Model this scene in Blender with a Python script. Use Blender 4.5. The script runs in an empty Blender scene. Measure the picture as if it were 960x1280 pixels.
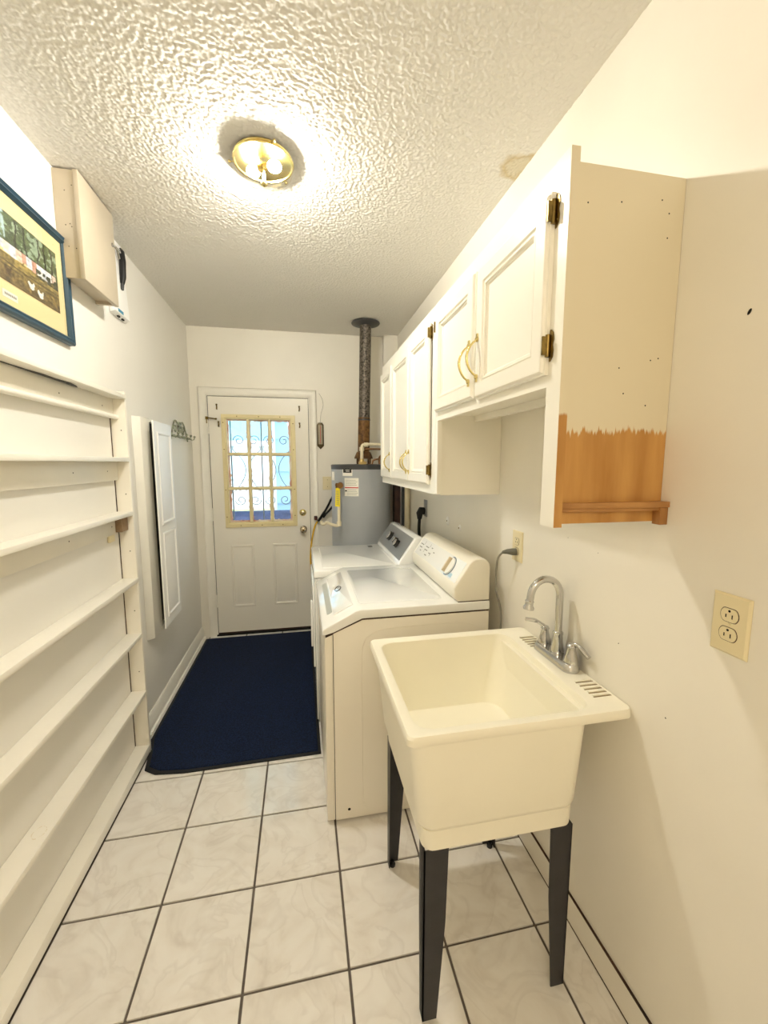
import bpy, bmesh, math, random
import numpy as np
from mathutils import Vector, Matrix
random.seed(7); rng = np.random.default_rng(7)
PI = math.pi
scene = bpy.context.scene
COL = scene.collection

# ------------------------------------------------------------------ camera, world, lights, exposure
CAMH = 1.5106
cam_d = bpy.data.cameras.new('camera'); cam = bpy.data.objects.new('camera', cam_d); COL.objects.link(cam)
cam_d.sensor_fit = 'VERTICAL'; cam_d.sensor_height = 24.0; cam_d.lens = 515.414/1280*24.0
cam_d.clip_start = 0.02
yaw, pit = 0.1964, -0.1194
fw = Vector((math.sin(yaw)*math.cos(pit), math.cos(yaw)*math.cos(pit), math.sin(pit)))
rt = Vector((math.cos(yaw), -math.sin(yaw), 0)); up = rt.cross(fw)
cam.matrix_world = Matrix(((rt.x, up.x, -fw.x, 0), (rt.y, up.y, -fw.y, 0), (rt.z, up.z, -fw.z, CAMH), (0, 0, 0, 1)))
scene.camera = cam
vs = scene.view_settings
vs.view_transform = 'Standard'; vs.look = 'None'; vs.gamma = 1.0; vs.use_curve_mapping = False
vs.exposure = 0.48
LAMP_POWER = 1120.0          # emission of the two bulbs
FILL_POWER = 16.5          # added fill light behind the camera, no fixture there (watts)
world = bpy.data.worlds.new('world'); scene.world = world; world.use_nodes = True
bg = world.node_tree.nodes['Background']; bg.inputs[0].default_value = (0.72, 0.86, 1.0, 1); bg.inputs[1].default_value = 3.2
sun_d = bpy.data.lights.new('sun', 'SUN'); sun_d.energy = 3.5; sun_d.angle = 0.02; sun_d.color = (1, .95, .88)
sun = bpy.data.objects.new('sun', sun_d); COL.objects.link(sun); sun.rotation_euler = (math.radians(35), 0, math.radians(-60)); sun.location = (0, 8, 6)
hl = bpy.data.lights.new('fill_light', 'POINT'); hl.energy = FILL_POWER; hl.shadow_soft_size = 0.15; hl.color = (1.0, .85, .64)
fill_ob = bpy.data.objects.new('fill_light', hl); COL.objects.link(fill_ob); fill_ob.location = (-0.1, -1.0, 2.25)
try:
    scene.cycles.max_bounces = 14; scene.cycles.diffuse_bounces = 8; scene.cycles.transparent_max_bounces = 12
    scene.cycles.use_denoising = True; scene.cycles.sample_clamp_indirect = 8.0
    scene.cycles.caustics_reflective = False; scene.cycles.caustics_refractive = False
except Exception: pass

# ------------------------------------------------------------------ room numbers
XL, XR, YB, ZC = -0.8785, 0.8385, 3.681, 2.597
YN = -1.9
T = 0.3068; GX, GY = -0.5079, 1.9873

# ------------------------------------------------------------------ helpers
def lin(c):
    if isinstance(c, str):
        c = c.lstrip('#'); c = tuple(int(c[i:i+2], 16)/255 for i in (0, 2, 4))
    return tuple((v/12.92 if v <= .04045 else ((v+.055)/1.055)**2.4) for v in c)+(1.0,)
MATS = {}
def mat(name, col, rough=.5, metal=0., spec=.5, var=0., vscale=6., bump=0., bscale=80., col2=None, bdist=.002, coat=0., detail=4., emit=None, estr=0.):
    m = bpy.data.materials.new(name); m.use_nodes = True
    nt = m.node_tree; b = nt.nodes['Principled BSDF']
    b.inputs['Roughness'].default_value = rough; b.inputs['Metallic'].default_value = metal
    b.inputs['Specular IOR Level'].default_value = spec
    if coat: b.inputs['Coat Weight'].default_value = coat; b.inputs['Coat Roughness'].default_value = .06
    c = lin(col); b.inputs['Base Color'].default_value = c
    if emit: b.inputs['Emission Color'].default_value = lin(emit); b.inputs['Emission Strength'].default_value = estr
    tc = nt.nodes.new('ShaderNodeTexCoord')
    if var or col2:
        n = nt.nodes.new('ShaderNodeTexNoise'); n.inputs['Scale'].default_value = vscale; n.inputs['Detail'].default_value = detail
        nt.links.new(tc.outputs['Object'], n.inputs['Vector'])
        r = nt.nodes.new('ShaderNodeValToRGB'); r.color_ramp.elements[0].position = .32; r.color_ramp.elements[1].position = .68
        c2 = lin(col2) if col2 else tuple(v*(1-var) for v in c[:3])+(1,)
        r.color_ramp.elements[0].color = c2; r.color_ramp.elements[1].color = c
        nt.links.new(n.outputs['Fac'], r.inputs['Fac']); nt.links.new(r.outputs['Color'], b.inputs['Base Color'])
    if bump:
        n2 = nt.nodes.new('ShaderNodeTexNoise'); n2.inputs['Scale'].default_value = bscale; n2.inputs['Detail'].default_value = 3
        nt.links.new(tc.outputs['Object'], n2.inputs['Vector'])
        bp = nt.nodes.new('ShaderNodeBump'); bp.inputs['Strength'].default_value = bump; bp.inputs['Distance'].default_value = bdist
        nt.links.new(n2.outputs['Fac'], bp.inputs['Height']); nt.links.new(bp.outputs['Normal'], b.inputs['Normal'])
    MATS[name] = m
    return m
def nodes(m): return m.node_tree, m.node_tree.nodes, m.node_tree.links, m.node_tree.nodes['Principled BSDF']

def glass(name, tint=(1, 1, 1), refl=.08):
    m = bpy.data.materials.new(name); m.use_nodes = True; nt = m.node_tree; nt.nodes.clear()
    o = nt.nodes.new('ShaderNodeOutputMaterial'); mx = nt.nodes.new('ShaderNodeMixShader')
    t = nt.nodes.new('ShaderNodeBsdfTransparent'); t.inputs[0].default_value = tint+(1,)
    g = nt.nodes.new('ShaderNodeBsdfGlossy'); g.inputs['Roughness'].default_value = .03
    f = nt.nodes.new('ShaderNodeFresnel'); ge = nt.nodes.new('ShaderNodeNewGeometry'); mr = nt.nodes.new('ShaderNodeMapRange')
    mr.inputs['To Min'].default_value = 1.45; mr.inputs['To Max'].default_value = 1/1.45     # same reflection on both faces of a thin pane
    nt.links.new(ge.outputs['Backfacing'], mr.inputs['Value']); nt.links.new(mr.outputs[0], f.inputs[0])
    nt.links.new(f.outputs[0], mx.inputs[0]); nt.links.new(t.outputs[0], mx.inputs[1]); nt.links.new(g.outputs[0], mx.inputs[2]); nt.links.new(mx.outputs[0], o.inputs[0])
    return m

class MB:
    """collects shapes (world coordinates) into one mesh"""
    def __init__(s): s.bm = bmesh.new()
    def face(s, pts):
        vs_ = [s.bm.verts.new(p) for p in pts]
        return s.bm.faces.new(vs_)
    def hexa(s, p):   # p: 8 points, bottom 4 ccw then top 4
        v = [s.bm.verts.new(q) for q in p]
        for f in ((3, 2, 1, 0), (4, 5, 6, 7), (0, 1, 5, 4), (1, 2, 6, 5), (2, 3, 7, 6), (3, 0, 4, 7)): s.bm.faces.new([v[i] for i in f])
        return s
    def box(s, x0, x1, y0, y1, z0, z1):
        return s.hexa([(x0, y0, z0), (x1, y0, z0), (x1, y1, z0), (x0, y1, z0), (x0, y0, z1), (x1, y0, z1), (x1, y1, z1), (x0, y1, z1)])
    def loft(s, loops, cap0=True, cap1=True, closed=True):
        L = [[s.bm.verts.new(p) for p in lp] for lp in loops]
        n = len(L[0])
        for a, b in zip(L, L[1:]):
            for i in range(n if closed else n-1):
                j = (i+1) % n
                s.bm.faces.new((a[i], a[j], b[j], b[i]))
        if cap0: s.bm.faces.new(L[0][::-1])
        if cap1: s.bm.faces.new(L[-1])
        return s
    def prism(s, poly, axis, a, b):   # poly in the two other axes (x,z for axis y; y,z for axis x; x,y for axis z)
        def P(u, v, w): return {'x': (w, u, v), 'y': (u, w, v), 'z': (u, v, w)}[axis]
        return s.loft([[P(u, v, a) for u, v in poly], [P(u, v, b) for u, v in poly]])
    def tube(s, pts, r, n=10, caps=True, closed=False):
        pts = [Vector(p) for p in pts]; R = r if isinstance(r, (list, tuple)) else [r]*len(pts)
        loops = []; ref = None
        for i, p in enumerate(pts):
            if closed: d = (pts[(i+1) % len(pts)]-pts[i-1])
            else: d = (pts[min(i+1, len(pts)-1)]-pts[max(i-1, 0)])
            d.normalize()
            if ref is None: ref = Vector((0, 0, 1)) if abs(d.z) < .9 else Vector((1, 0, 0))
            u = d.cross(ref); u.normalize(); w = d.cross(u); w.normalize(); ref = -w if (-w).dot(ref) > 0 else w
            u = d.cross(ref).normalized(); w = d.cross(u).normalized()
            loops.append([p+R[i]*(math.cos(t)*u+math.sin(t)*w) for t in (2*PI*k/n for k in range(n))])
        if closed: loops.append(loops[0]); caps = False
        return s.loft(loops, caps, caps)
    def lathe(s, prof, c, axis=(0, 0, 1), n=24, caps=True):   # prof: (radius, height)
        a = Vector(axis).normalized(); c = Vector(c)
        u = a.cross(Vector((1, 0, 0)) if abs(a.x) < .9 else Vector((0, 1, 0))).normalized(); w = a.cross(u)
        return s.loft([[c+a*h+max(r, 1e-4)*(math.cos(t)*u+math.sin(t)*w) for t in (2*PI*k/n for k in range(n))] for r, h in prof], caps, caps)
    def cyl(s, p0, p1, r, n=16): return s.tube([p0, p1], r, n)
    def ball(s, c, r, n=12, sc=(1, 1, 1)):
        c = Vector(c)
        loops = []
        for i in range(1, n//2):
            th = PI*i/(n//2)
            loops.append([c+Vector((r*sc[0]*math.sin(th)*math.cos(2*PI*k/n), r*sc[1]*math.sin(th)*math.sin(2*PI*k/n), -r*sc[2]*math.cos(th))) for k in range(n)])
        return s.loft(loops)
    def build(s, name, m, parent=None, bevel=0., seg=2, smooth=40, flip=False):
        bm = s.bm
        bmesh.ops.remove_doubles(bm, verts=bm.verts, dist=1e-6)
        bmesh.ops.recalc_face_normals(bm, faces=bm.faces)
        if bevel:
            ed = [e for e in bm.edges if len(e.link_faces) == 2 and e.calc_face_angle(0) > math.radians(35)]
            bmesh.ops.bevel(bm, geom=ed, offset=bevel, segments=seg, affect='EDGES', profile=.5, clamp_overlap=True)
        for f in bm.faces: f.smooth = bool(smooth)
        if smooth:
            for e in bm.edges:
                if len(e.link_faces) == 2 and e.calc_face_angle(0) > math.radians(smooth): e.smooth = False
        off = origin(parent) if parent else Vector()
        if off.length: bmesh.ops.translate(bm, vec=-off, verts=bm.verts)
        me = bpy.data.meshes.new(name); bm.to_mesh(me); bm.free()
        for mm in (m if isinstance(m, (list, tuple)) else [m]): me.materials.append(mm)
        o = bpy.data.objects.new(name, me); COL.objects.link(o)
        if parent: o.parent = parent
        return o
def origin(o):
    v = Vector()
    while o: v += o.location; o = o.parent
    return v
def tag(o, label=None, cat=None, group=None, kind=None):
    if label: o['label'] = label
    if cat: o['category'] = cat
    if group: o['group'] = group
    if kind: o['kind'] = kind
    return o
def thing(name, label, cat, loc, group=None):
    o = bpy.data.objects.new(name, None); COL.objects.link(o); o.location = loc; o.empty_display_size = .05
    return tag(o, label, cat, group)
def struct(o): o['kind'] = 'structure'; return o
def rrect(x0, x1, y0, y1, r, n=6):
    out = []
    for cx, cy, a in ((x1-r, y1-r, 0), (x0+r, y1-r, 90), (x0+r, y0+r, 180), (x1-r, y0+r, 270)):
        for k in range(n+1):
            t = math.radians(a+90*k/n); out.append((cx+r*math.cos(t), cy+r*math.sin(t)))
    return out
def bez(p0, p1, p2, p3, n=12):
    p0, p1, p2, p3 = map(Vector, (p0, p1, p2, p3))
    return [p0*(1-t)**3+3*p1*t*(1-t)**2+3*p2*t*t*(1-t)+p3*t**3 for t in (i/n for i in range(n+1))]
def spline(pts, n=6):
    P = [Vector(p) for p in pts]; P = [P[0]]+P+[P[-1]]; out = []
    for i in range(1, len(P)-2):
        for k in range(n):
            t = k/n; a, b, c, d = P[i-1:i+3]
            out.append(.5*((2*b)+(c-a)*t+(2*a-5*b+4*c-d)*t*t+(3*b-a-3*c+d)*t**3))
    out.append(P[-2]); return out

# ------------------------------------------------------------------ materials
WALLC = (.93, .915, .875)
M_wall = mat('wall_paint', WALLC, .42, var=.055, vscale=2.6, bump=.12, bscale=140, bdist=.001)
M_wallL = mat('wall_paint_grey', (.915, .905, .88), .5, var=.03, vscale=2.2, bump=.1, bscale=140, bdist=.001)
M_trim = mat('trim_paint', (.935, .925, .89), .35, var=.03, vscale=9)
M_shelf = mat('shelf_paint', (.95, .935, .895), .38, var=.05, vscale=5, bump=.08, bscale=60)
M_cab = mat('cabinet_paint', (.955, .945, .905), .28, var=.015, vscale=4, bump=.05, bscale=40)
M_door = mat('door_paint', (.93, .915, .875), .35, var=.02, vscale=5)
M_white = mat('white_paint', (.955, .955, .95), .3, var=.01)
M_enamel = mat('white_enamel', (.95, .955, .95), .12, coat=.4)
M_gloss = mat('glossy_enamel', (.94, .95, .955), .05, coat=1.)
M_enamel_side = mat('almond_enamel', (.94, .92, .87), .3, var=.02, vscale=4)
M_console = mat('console_plastic', (.94, .925, .875), .35)
M_tub = mat('tub_plastic', (.962, .948, .885), .33, var=.03, vscale=5, bump=.06, bscale=120)
M_ivory = mat('ivory_plastic', (.90, .855, .71), .35)
M_yplast = mat('yellowed_plastic', (.90, .845, .66), .4, var=.05, vscale=20)
M_leg = mat('dark_grey_metal', (.17, .165, .18), .45, var=.25, vscale=25, bump=.1, bscale=200)
M_black = mat('black_rubber', (.03, .03, .035), .5)
M_dark = mat('dark_gap', (.05, .045, .04), .9)
M_chrome = mat('chrome', (.80, .80, .80), .12, 1.)
M_brass = mat('polished_brass', (.90, .83, .58), .16, 1.)
M_brassd = mat('aged_brass', (.58, .49, .28), .3, 1., var=.5, vscale=60)
M_nickel = mat('satin_nickel', (.72, .68, .60), .25, 1.)
M_grey = mat('heater_grey', (.66, .675, .69), .38, var=.06, vscale=6)
M_dgrey = mat('heater_cap', (.22, .225, .235), .45)
M_flue = mat('blackened_flue', (.52, .485, .44), .5, .5, col2=(.07, .055, .05), vscale=70, detail=8, bump=.3, bscale=60)
M_rust = mat('rusty_metal', (.55, .40, .22), .55, .4, col2=(.25, .16, .09), vscale=30)
M_pvc = mat('cream_pipe', (.90, .86, .75), .4, var=.08, vscale=20)
M_copper = mat('copper_pipe', (.62, .46, .33), .35, .8, var=.4, vscale=30)
M_yellow = mat('yellow_tag', (.93, .86, .10), .5)
M_ycord = mat('yellow_cord', (.88, .70, .18), .5)
M_paper = mat('paper_label', (.93, .92, .88), .6)
M_red = mat('red_print', (.78, .25, .18), .6)
M_ink = mat('ink_print', (.48, .48, .47), .6)
M_greycord = mat('grey_cord', (.50, .49, .45), .5)
M_brown = mat('brown_wood', (.30, .19, .13), .6, col2=(.14, .08, .055), vscale=14)
M_rawwood = mat('raw_wood', (.72, .53, .31), .5, col2=(.60, .41, .21), vscale=9, detail=6)
M_silver = mat('silver_panel', (.62, .625, .63), .32, .6, var=.08, vscale=8)
M_frame = mat('teal_frame', (.15, .27, .34), .35, var=.15, vscale=30)
M_mat = mat('cream_mount', (.93, .86, .65), .6)
M_box = mat('box_paint', (.755, .71, .63), .4, var=.05, vscale=9)
M_iron = mat('wrought_iron', (.42, .46, .49), .5)
M_hook = mat('verdigris_iron', (.70, .72, .62), .45, col2=(.25, .25, .2), vscale=60)
M_glass = glass('clear_glass')
M_shade = glass('shade_glass', (1, .99, .96))

# grout + tiles
M_grout = mat('grout', (.42, .385, .36), .85, var=.25, vscale=30)
M_tile = mat('tile_glaze', (.88, .865, .84), .1, coat=.6)
nt, N, L, B = nodes(M_tile)
tc = N.new('ShaderNodeTexCoord'); oi = N.new('ShaderNodeObjectInfo')
vm = N.new('ShaderNodeVectorMath'); vm.operation = 'MULTIPLY_ADD'
cmb = N.new('ShaderNodeCombineXYZ'); ml = N.new('ShaderNodeMath'); ml.operation = 'MULTIPLY'; ml.inputs[1].default_value = 37.
L.new(oi.outputs['Random'], ml.inputs[0]); L.new(ml.outputs[0], cmb.inputs[0]); L.new(ml.outputs[0], cmb.inputs[2])
vm.inputs[1].default_value = (1, 1, 1); L.new(tc.outputs['Object'], vm.inputs[0]); L.new(cmb.outputs[0], vm.inputs[2])
n1 = N.new('ShaderNodeTexNoise'); n1.inputs['Scale'].default_value = 6; n1.inputs['Detail'].default_value = 7; n1.inputs['Distortion'].default_value = 1.6
L.new(vm.outputs[0], n1.inputs['Vector'])
r1 = N.new('ShaderNodeValToRGB'); e = r1.color_ramp.elements
e[0].position = .30; e[0].color = lin((.875, .855, .83)); e[1].position = .62; e[1].color = lin((.935, .925, .91))
x = e.new(.44); x.color = lin((.915, .90, .88))
L.new(n1.outputs['Fac'], r1.inputs['Fac'])
n2 = N.new('ShaderNodeTexNoise'); n2.inputs['Scale'].default_value = 5; n2.inputs['Detail'].default_value = 3; n2.inputs['Distortion'].default_value = 1.4
L.new(vm.outputs[0], n2.inputs['Vector'])
r2 = N.new('ShaderNodeValToRGB'); e = r2.color_ramp.elements
e[0].position = .44; e[0].color = (0, 0, 0, 1); e[1].position = .53; e[1].color = (0, 0, 0, 1); x = e.new(.5); x.color = (.14, .14, .14, 1)
L.new(n2.outputs['Fac'], r2.inputs['Fac'])
mx = N.new('ShaderNodeMixRGB'); mx.inputs['Color2'].default_value = lin((.66, .62, .59))
L.new(r2.outputs['Color'], mx.inputs['Fac']); L.new(r1.outputs['Color'], mx.inputs['Color1']); L.new(mx.outputs[0], B.inputs['Base Color'])

# navy mat
M_rug = mat('navy_pile', (.10, .17, .31), .9, spec=.2, col2=(.035, .07, .15), vscale=160, detail=3, bump=1., bscale=330, bdist=.006)
M_rugedge = mat('navy_rubber_edge', (.02, .03, .06), .7)

# popcorn ceiling paint (stain near the cabinets keeps its place)
M_ceil = mat('popcorn', (.87, .86, .84), .8, spec=.2, bump=.25, bscale=300, bdist=.002)
nt, N, L, B = nodes(M_ceil)
tc = N.new('ShaderNodeTexCoord'); ds = N.new('ShaderNodeVectorMath'); ds.operation = 'DISTANCE'; ds.inputs[1].default_value = (.815, 1.53, ZC)
nz = N.new('ShaderNodeTexNoise'); nz.inputs['Scale'].default_value = 14
L.new(tc.outputs['Object'], nz.inputs['Vector']); L.new(tc.outputs['Object'], ds.inputs[0])
ma = N.new('ShaderNodeMath'); ma.operation = 'MULTIPLY_ADD'; ma.inputs[1].default_value = .09; L.new(nz.outputs['Fac'], ma.inputs[0]); L.new(ds.outputs['Value'], ma.inputs[2])
rr = N.new('ShaderNodeValToRGB'); e = rr.color_ramp.elements
e[0].position = .04; e[0].color = lin((.82, .79, .71)); e[1].position = .122; e[1].color = lin((.87, .86, .84))
x = e.new(.098); x.color = lin((.77, .71, .58)); x = e.new(.082); x.color = lin((.82, .79, .71))
L.new(ma.outputs[0], rr.inputs['Fac']); L.new(rr.outputs['Color'], B.inputs['Base Color'])

# cabinet side panel: cream paint, darkened for lamp shade, brushed over raw orange wood
def paint_over_wood(name, zline, brush=.02, slope=0.):
    m = mat(name, (.86, .81, .68), .35)
    nt, N, L, B = nodes(m)
    geo = N.new('ShaderNodeNewGeometry'); sp = N.new('ShaderNodeSeparateXYZ'); L.new(geo.outputs['Position'], sp.inputs[0])
    mp = N.new('ShaderNodeMapping'); mp.inputs['Scale'].default_value = (140, 140, 9); L.new(geo.outputs['Position'], mp.inputs['Vector'])
    nz = N.new('ShaderNodeTexNoise'); nz.inputs['Scale'].default_value = 1.; nz.inputs['Detail'].default_value = 6; nz.inputs['Roughness'].default_value = .65; L.new(mp.outputs[0], nz.inputs['Vector'])
    a = N.new('ShaderNodeMath'); a.operation = 'MULTIPLY_ADD'; a.inputs[1].default_value = brush*2.4; L.new(nz.outputs['Fac'], a.inputs[0]); L.new(sp.outputs['Z'], a.inputs[2])
    sl = N.new('ShaderNodeMath'); sl.operation = 'MULTIPLY_ADD'; sl.inputs[1].default_value = slope; L.new(sp.outputs['X'], sl.inputs[0]); L.new(a.outputs[0], sl.inputs[2])
    s2 = N.new('ShaderNodeMath'); s2.operation = 'SUBTRACT'; s2.inputs[1].default_value = zline+brush*1.2; L.new(sl.outputs[0], s2.inputs[0])
    s3 = N.new('ShaderNodeMath'); s3.operation = 'MULTIPLY'; s3.inputs[1].default_value = 160; s3.use_clamp = True; L.new(s2.outputs[0], s3.inputs[0])
    mp2 = N.new('ShaderNodeMapping'); mp2.inputs['Scale'].default_value = (22, 22, 3); L.new(geo.outputs['Position'], mp2.inputs['Vector'])
    n3 = N.new('ShaderNodeTexNoise'); n3.inputs['Scale'].default_value = 1.; n3.inputs['Detail'].default_value = 6; L.new(mp2.outputs[0], n3.inputs['Vector'])
    r3 = N.new('ShaderNodeValToRGB'); e = r3.color_ramp.elements
    e[0].position = .3; e[0].color = lin((.68, .48, .23)); e[1].position = .7; e[1].color = lin((.79, .60, .34)); L.new(n3.outputs['Fac'], r3.inputs['Fac'])
    mx = N.new('ShaderNodeMixRGB'); mx.inputs['Color2'].default_value = lin((.865, .83, .735))
    L.new(s3.outputs[0], mx.inputs['Fac']); L.new(r3.outputs['Color'], mx.inputs['Color1']); L.new(mx.outputs[0], B.inputs['Base Color'])
    return m
M_sidep = paint_over_wood('brushed_shaded_side_paint', 1.556, .030, -.03)
M_stilep = paint_over_wood('brushed_shaded_stile_paint', 1.612, .004)

# ------------------------------------------------------------------ structure: floor, walls, ceiling
fl = struct(MB().box(XL-.1, XR+.1, YN-.1, YB+.1, -.08, -.006).build('floor', M_grout))
tile_cache = {}
def tile(x0, x1, y0, y1):
    if x1-x0 < .012 or y1-y0 < .012: return
    k = (round(x1-x0, 3), round(y1-y0, 3)); cx, cy = (x0+x1)/2, (y0+y1)/2
    if k not in tile_cache:
        w, h = (x1-x0)/2, (y1-y0)/2
        o = MB().box(-w, w, -h, h, -.0075, 0).build('tile', M_tile, None, bevel=.0014, seg=1)
        tile_cache[k] = o.data
    else:
        o = bpy.data.objects.new('tile', tile_cache[k]); COL.objects.link(o)
    o.parent = fl; o.location = (cx, cy, random.uniform(-.0006, 0)); o.rotation_euler = (random.uniform(-.0012, .0012), random.uniform(-.0012, .0012), 0)
g = .0038
for i in range(-2, 5):
    for j in range(-6, 13):
        x0, x1 = GX+T*i+g, GX+T*(i+1)-g; y0, y1 = GY-T*(j+1)+g, GY-T*j-g
        tile(max(x0, XL+.002), min(x1, XR-.004), max(y0, YN), min(y1, YB-.002))

struct(MB().box(XL-.1, XL, YN-.1, YB+.1, -.006, ZC+.05).build('wall_left', M_wallL))
wr = struct(MB().box(XR, XR+.1, YN-.1, YB+.1, -.006, ZC+.05).build('wall_right', M_wall))
struct(MB().box(XL, XR, YN-.1, YN, -.006, ZC+.05).build('wall_front', M_wall))
DX0, DX1, DZ = -.744, .066, 2.052
wb = MB(); wb.box(XL, DX0-.025, YB, YB+.1, -.006, ZC+.05); wb.box(DX1+.025, XR, YB, YB+.1, -.006, ZC+.05); wb.box(DX0-.025, DX1+.025, YB, YB+.1, DZ+.022, ZC+.05)
struct(wb.build('wall_back', M_wall))
struct(MB().box(.715, XR, YB-.07, YB, -.001, ZC).build('trim_4', M_wall))            # boxed chase in the corner
# chips and specks on the right wall
for (y, z, w, h, a) in ((.669, 1.794, .006, .012, .5), (1.17, 1.27, .002, .002, 0), (.93, 1.02, .002, .004, .3), (1.03, 1.25, .002, .002, 0), (.77, .905, .004, .0025, .6)):
    b = MB(); ring = [(math.cos(t)*w/2, math.sin(t)*h/2) for t in (2*PI*k/10 for k in range(10))]
    b.loft([[(XR-d, y+u*math.cos(a)-v*math.sin(a), z+u*math.sin(a)+v*math.cos(a)) for u, v in ring] for d in (-.002, .0006)])
    b.build('paint_chip', M_dark, wr)

# popcorn ceiling: real relief
def popcorn():
    st = .003; xs = np.arange(XL, XR+st, st); ys = np.arange(-.1, YB+st, st)
    nx, ny = len(xs), len(ys); X, Y = np.meshgrid(xs, ys, indexing='ij')
    cell = .0105; gxn, gyn = int((XR-XL)/cell)+6, int((YB+.1)/cell)+6     # one sprayed lump per cell, jittered
    jx, jy = rng.uniform(.05, .95, (gxn, gyn)), rng.uniform(.05, .95, (gxn, gyn))
    jr = rng.uniform(.45, .80, (gxn, gyn))*cell; jh = rng.uniform(.5, 1.3, (gxn, gyn))*.0021*(rng.random((gxn, gyn)) < .88)
    ci, cj = ((X-XL)/cell).astype(int)+2, ((Y+.1)/cell).astype(int)+2
    h = np.zeros((nx, ny))
    for di in (-1, 0, 1):
        for dj in (-1, 0, 1):
            a, b = ci+di, cj+dj
            d2 = (X-XL-(a-2+jx[a, b])*cell)**2+(Y+.1-(b-2+jy[a, b])*cell)**2
            h = np.maximum(h, jh[a, b]*np.clip(1-d2/jr[a, b]**2, 0, 1)**.7)
    h += rng.standard_normal((nx, ny))*.00008
    co = np.stack([X, Y, ZC-h], -1).reshape(-1, 3).astype(np.float32)
    idx = np.arange(nx*ny).reshape(nx, ny)
    q = np.stack([idx[:-1, :-1], idx[:-1, 1:], idx[1:, 1:], idx[1:, :-1]], -1).reshape(-1, 4)
    me = bpy.data.meshes.new('ceiling'); me.vertices.add(len(co)); me.vertices.foreach_set('co', co.ravel())
    me.loops.add(q.size); me.loops.foreach_set('vertex_index', q.ravel().astype(np.int32))
    me.polygons.add(len(q)); me.polygons.foreach_set('loop_start', np.arange(0, q.size, 4, dtype=np.int32))
    me.polygons.foreach_set('use_smooth', np.ones(len(q), dtype=bool))
    me.update(calc_edges=True); me.materials.append(M_ceil)
    o = bpy.data.objects.new('ceiling', me); COL.objects.link(o); return struct(o)
popcorn()
struct(MB().box(XL-.1, XR+.1, YN-.1, YB+.1, ZC+.004, ZC+.06).build('ceiling_slab', M_ceil))

# baseboards
def base_profile(x, d, h):  # profile in x,z
    s = 1 if d > 0 else -1
    return [(x, 0.0), (x+d, 0.0), (x+d, h*.62), (x+d*.75, h*.68), (x+d*.75, h*.86), (x+d*.35, h*.95), (x+d*.2, h), (x, h)]
struct(MB().prism(base_profile(XL, .018, .098), 'y', 2.23, YB-.02).build('baseboard_left', M_trim))
struct(MB().prism([(XL, 0), (XL+.03, 0), (XL+.028, .012), (XL+.018, .02), (XL, .02)], 'y', 2.23, YB-.02).build('trim_5', M_trim))
bb = struct(MB().box(XR-.006, XR, YN, 3.0, 0.0, .096).build('baseboard_right', M_wall))
MB().box(XR-.0068, XR, YN, 3.0, .096, .099).build('caulk_line', M_brown, bb)
MB().box(XR-.0075, XR, YN, 3.0, -.004, .003).build('floor_gap', M_brown, bb)

# ------------------------------------------------------------------ door in the back wall
cs = MB()
cw = .072
def casing(b, x0, x1, z1, w, d, y):
    pr_ = [(0, 0), (0, d*.55), (w*.2, d*.8), (w*.45, d), (w*.85, d), (w, d*.7), (w, 0)]   # inner edge -> outer edge
    L_ = [(x0-u, y-v) for u, v in pr_]; R_ = [(x1+u, y-v) for u, v in pr_]
    b.loft([[(px, py, 0.) for px, py in L_], [(px, py, z1+u) for (px, py), (u, v) in zip(L_, pr_)]])
    b.loft([[(px, py, 0.) for px, py in R_], [(px, py, z1+u) for (px, py), (u, v) in zip(R_, pr_)]])
    b.loft([[(px, py, z1+u) for (px, py), (u, v) in zip(L_, pr_)], [(px, py, z1+u) for (px, py), (u, v) in zip(R_, pr_)]])
casing(cs, DX0-.008, DX1+.008, DZ+.008, .063, .018, YB)
struct(cs.build('trim_1', M_trim))
jb = MB(); jb.box(DX0-.025, DX0-.004, YB, YB+.1, 0, DZ+.02); jb.box(DX1+.004, DX1+.025, YB, YB+.1, 0, DZ+.02); jb.box(DX0-.004, DX1+.004, YB, YB+.1, DZ+.004, DZ+.02)
struct(jb.build('trim_2', M_trim))
struct(MB().box(DX0-.025, DX1+.025, YB-.012, YB+.1, 0, .014).build('trim_3', M_dark))     # dark threshold
# slab with a real opening
YD = YB+.004; DT = .042
WX0, WX1, WZ0, WZ1 = -.628, -.066, .975, 1.892
d = MB()
d.box(DX0, WX0, YD, YD+DT, .022, DZ); d.box(WX1, DX1, YD, YD+DT, .022, DZ)
d.box(WX0, WX1, YD, YD+DT, .022, WZ0); d.box(WX0, WX1, YD, YD+DT, WZ1, DZ)
door = struct(d.build('door_1', M_door, None, smooth=0))
for (a, b_) in ((-.612, -.418), (-.264, -.054)):   # two raised moulded panels
    m_ = MB()
    z0, z1 = .25, .805
    def lp(i, y): return [(a+i, y, z0+i), (b_-i, y, z0+i), (b_-i, y, z1-i), (a+i, y, z1-i)]
    m_.loft([lp(0, YD+.001), lp(.006, YD-.006), lp(.016, YD-.006), lp(.026, YD+.0015), lp(.034, YD+.0015), lp(.05, YD-.004)], cap0=False)
    m_.build('raised_panel', M_door, door, smooth=25)
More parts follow.
